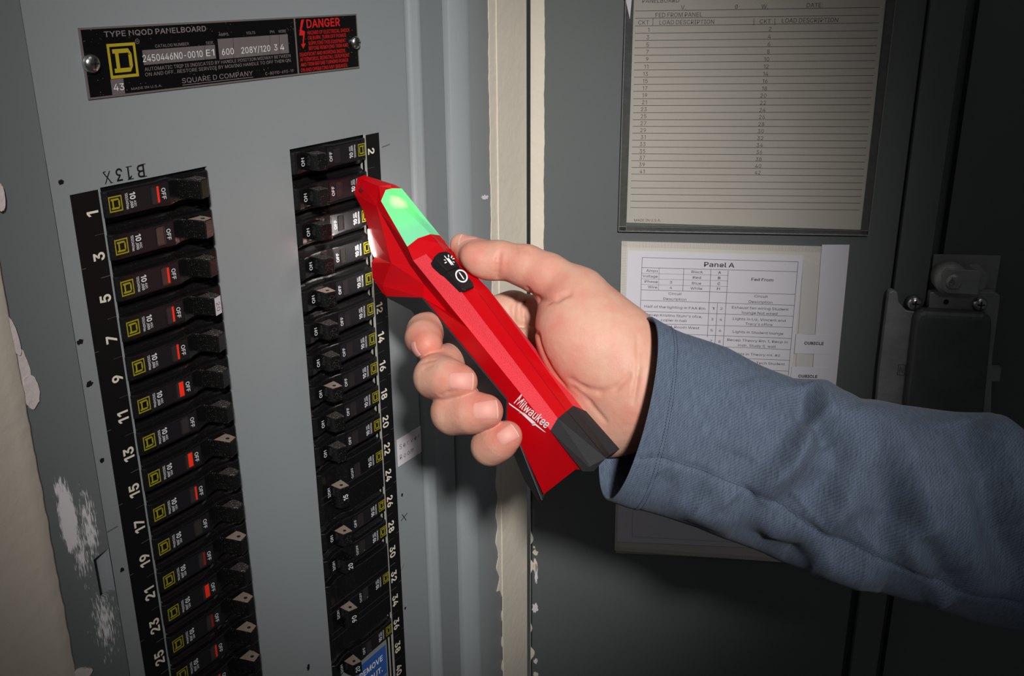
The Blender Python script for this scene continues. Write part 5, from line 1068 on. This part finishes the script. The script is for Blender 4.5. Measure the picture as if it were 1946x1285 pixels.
# fold ridges: (pixel polyline on the near side, height mm, width mm)
FOLDS = [([(1545, 722), (1560, 790), (1500, 880), (1430, 940)], 3.2, 5.0), ([(1600, 745), (1620, 860), (1600, 960), (1560, 1010)], 2.2, 6), ([(1640, 765), (1700, 850), (1750, 980), (1800, 1090)], 3.0, 7), ([(1760, 790), (1790, 900), (1850, 1040), (1870, 1150)], 2.2, 9), ([(1880, 790), (1905, 880), (1946, 990)], 2.4, 9),
         ([(1340, 900), (1420, 990), (1500, 1060)], 2.0, 6), ([(1270, 880), (1300, 950), (1400, 1000)], 1.8, 5), ([(1500, 960), (1580, 1060), (1680, 1110)], 2.4, 6), ([(1700, 1000), (1760, 1080), (1800, 1150)], 2.6, 5), ([(1420, 720), (1440, 800), (1410, 870)], .9, 8), ([(1250, 640), (1238, 760), (1200, 900)], -.2, 4)]
VAL = [([(1530, 740), (1540, 800), (1580, 850)], 3.0, 4.5), ([(1590, 800), (1600, 900), (1530, 960)], 2.6, 7), ([(1500, 740), (1510, 800), (1450, 880)], .8, 8), ([(1690, 880), (1700, 980), (1650, 1020)], 2.4, 7), ([(1745, 1010), (1770, 1080), (1790, 1130)], 2.8, 6), ([(1870, 900), (1890, 1020), (1946, 1100)], 2.4, 8), ([(1390, 940), (1450, 1040), (1540, 1080)], 2.6, 6), ([(1480, 935), (1560, 1030), (1640, 1070)], 2.0, 6), ([(1262, 890), (1290, 930), (1320, 960)], 1.6, 5), ([(1820, 800), (1850, 860), (1900, 930)], 1.8, 7)]
def segdist(P_, pl_, frac=False):
    best = np.full(P_.shape[0], 1e9); fr = np.zeros(P_.shape[0]); n = len(pl_)-1
    for k, (a, b2) in enumerate(zip(pl_, pl_[1:])):
        a = np.array(a, float); b2 = np.array(b2, float); ab = b2-a; t = np.clip(((P_-a) @ ab)/(ab @ ab), 0, 1); d = np.hypot(*(P_-a-t[:, None]*ab).T)
        m_ = d < best; best = np.where(m_, d, best); fr = np.where(m_, (k+t)/n, fr)
    return (best, np.sin(np.pi*np.clip(fr, 0, 1))**.6) if frac else best
pts = np.zeros((NT, NS, 3)); nr = np.zeros((NT, NS, 3))
for i in range(NT):
    t = (i/(NT-1))**1.15; (x0, y0, x1, y1, d), _ = interp(t)
    a = ray(x0, y0)*d; b2 = ray(x1, y1)*d; c_ = (a+b2)/2; ch_ = (a-b2)/2; hc = np.linalg.norm(ch_); cu_ = ch_/hc
    ax_ = np.array([cu_[1]*-1, cu_[0], 0]); ax_ = np.cross(cu_, [0, 0, 1.]); ax_ /= np.linalg.norm(ax_); dep = np.cross(ax_, cu_)
    rb_ = 29+10*min(1, t*4)
    # cuff: near lip swings along +arm, far lip juts towards the hand
    if dep[2] > 0: dep = -dep          # towards the viewer
    lead = max(0, 1-t*14)
    arm = np.array([.956, .29, 0.])
    for j in range(NS):
        th = 2*math.pi*j/NS; c1_, s1_ = math.cos(th), math.sin(th)
        p = c_+cu_*hc*c1_+dep*rb_*s1_*(1 if abs(s1_) < 1 else 1)
        p = p+arm*lead*(5.5*s1_-2.0*max(0, -s1_))
        n_ = cu_*c1_/hc+dep*s1_/rb_; n_ /= np.linalg.norm(n_)
        pts[i, j] = p; nr[i, j] = n_
Pf = pts.reshape(-1, 3); px_ = np.stack([973+F*Pf[:, 0]/Pf[:, 2], 642.5+F*Pf[:, 1]/Pf[:, 2]], 1)
dsp = np.zeros(len(Pf))
near = np.clip(nr.reshape(-1, 3)[:, 2]*-1.6+.08, 0, 1)
for pl_, hgt_, wd in FOLDS:
    d_, t_ = segdist(px_, pl_, True); dsp += hgt_*np.exp(-(d_*.25/(wd*1.3))**2)*near*t_
for pl_, hgt_, wd in VAL:
    d_, t_ = segdist(px_, pl_, True); dsp -= hgt_*np.exp(-(d_*.25/(wd*1.3))**2)*near*t_
ii, jj = np.meshgrid(np.arange(NT), np.arange(NS), indexing='ij'); tt = ii.ravel()/NT; th = 2*np.pi*jj.ravel()/NS
amp = np.clip(tt*4-.2, .12, 1)
dsp = dsp*3.4+amp*(.6*np.sin(th*3+tt*20)+.25*np.sin(tt*45+th*2+1.5*np.sin(th*2+1)))
seamp = [(1215, 872), (1250, 870), (1320, 888), (1400, 920), (1470, 955), (1560, 1015), (1640, 1045), (1720, 1080), (1800, 1112), (1946, 1152)]
sd = segdist(px_, seamp)*.25; dsp -= 1.1*np.exp(-(sd/1.3)**2)*near
# hem: thicker band near the cuff ending in a stitched groove
arcd = tt*0
hem = (ii.ravel() >= 0)
rowlen = np.linalg.norm(np.diff(pts.mean(1), axis=0), axis=1).cumsum(); rowlen = np.concatenate([[0], rowlen]); rl_ = rowlen[ii.ravel()]
dsp += .55*(rl_ < 13.6)-.5*np.exp(-((rl_-13.8)/.5)**2)-.3*np.exp(-((rl_-11.4)/.35)**2)
Pf = Pf+nr.reshape(-1, 3)*dsp[:, None]
v_, f_ = loft([[tuple(Pf[i*NS+j]*mm-HO) for j in range(NS)] for i in range(NT)], closed=True, caps=False)
sm_ = mesh('sleeve', v_, f_, FAB, True)
uvl = sm_.uv_layers.new(name='weave')
uvv = np.stack([rl_*mm, th*.04], 1)
li = np.zeros(len(sm_.loops), np.int32); sm_.loops.foreach_get('vertex_index', li)
uvo = uvv[li].reshape(-1, 4, 2); span_ = uvo[..., 1].max(1)-uvo[..., 1].min(1); fix = span_ > .1
for k in np.where(fix)[0]: uvo[k, uvo[k, :, 1] < .1, 1] += 2*math.pi*.04
uvl.data.foreach_set('uv', uvo.reshape(-1).astype(np.float32))
so = link('sleeve', sm_, person, label='blue-grey heathered cotton shirt sleeve with stitched cuff')
sd_ = so.modifiers.new('thick', 'SOLIDIFY'); sd_.thickness = .0013; sd_.offset = -1
# stitches: little thread dashes along the hem and the forearm seam
def dash_row(idx_pts, name):
    g_ = []
    for a, b2, n_ in idx_pts:
        a = np.array(a); b2 = np.array(b2); d_ = b2-a; s_ = np.cross(d_, n_); s_ /= np.linalg.norm(s_)+1e-12; w = .16; g_.append(([tuple((p+n_*h_+s_*k_*w)*mm-HO) for p in (a, b2) for h_, k_ in ((.02, -1), (.25, 0), (.02, 1))], [(0, 1, 4, 3), (1, 2, 5, 4)]))
    return link(name, mesh(name, *join(g_), THREAD), so)
Pg = Pf.reshape(NT, NS, 3)
for dist in (11.4, 13.8):
    i0 = int(np.argmin(abs(rowlen-dist))); L_d = []
    for j in range(0, NS, 1):
        a, b2 = Pg[i0, j], Pg[i0, (j+1) % NS]; L_d.append((a+(b2-a)*.1, a+(b2-a)*.75, nr[i0, j]))
    dash_row(L_d, 'hem_stitching')
L_d = []
nearidx = np.where((nr.reshape(-1, 3)[:, 2] < .1))[0]; pn = px_[nearidx]
prev = None
path = []
for a, b2 in zip(seamp, seamp[1:]):
    n_ = int(math.hypot(b2[0]-a[0], b2[1]-a[1])/7)
    for k in range(n_): path.append((a[0]+(b2[0]-a[0])*k/n_, a[1]+(b2[1]-a[1])*k/n_))
pp = [nearidx[np.argmin(np.hypot(pn[:, 0]-x, pn[:, 1]-y))] for x, y in path]
for a, b2 in zip(pp, pp[1:]):
    if a != b2: L_d.append((Pf[a], Pf[a]+(Pf[b2]-Pf[a])*.8, nr.reshape(-1, 3)[a]))
dash_row(L_d, 'forearm_seam')
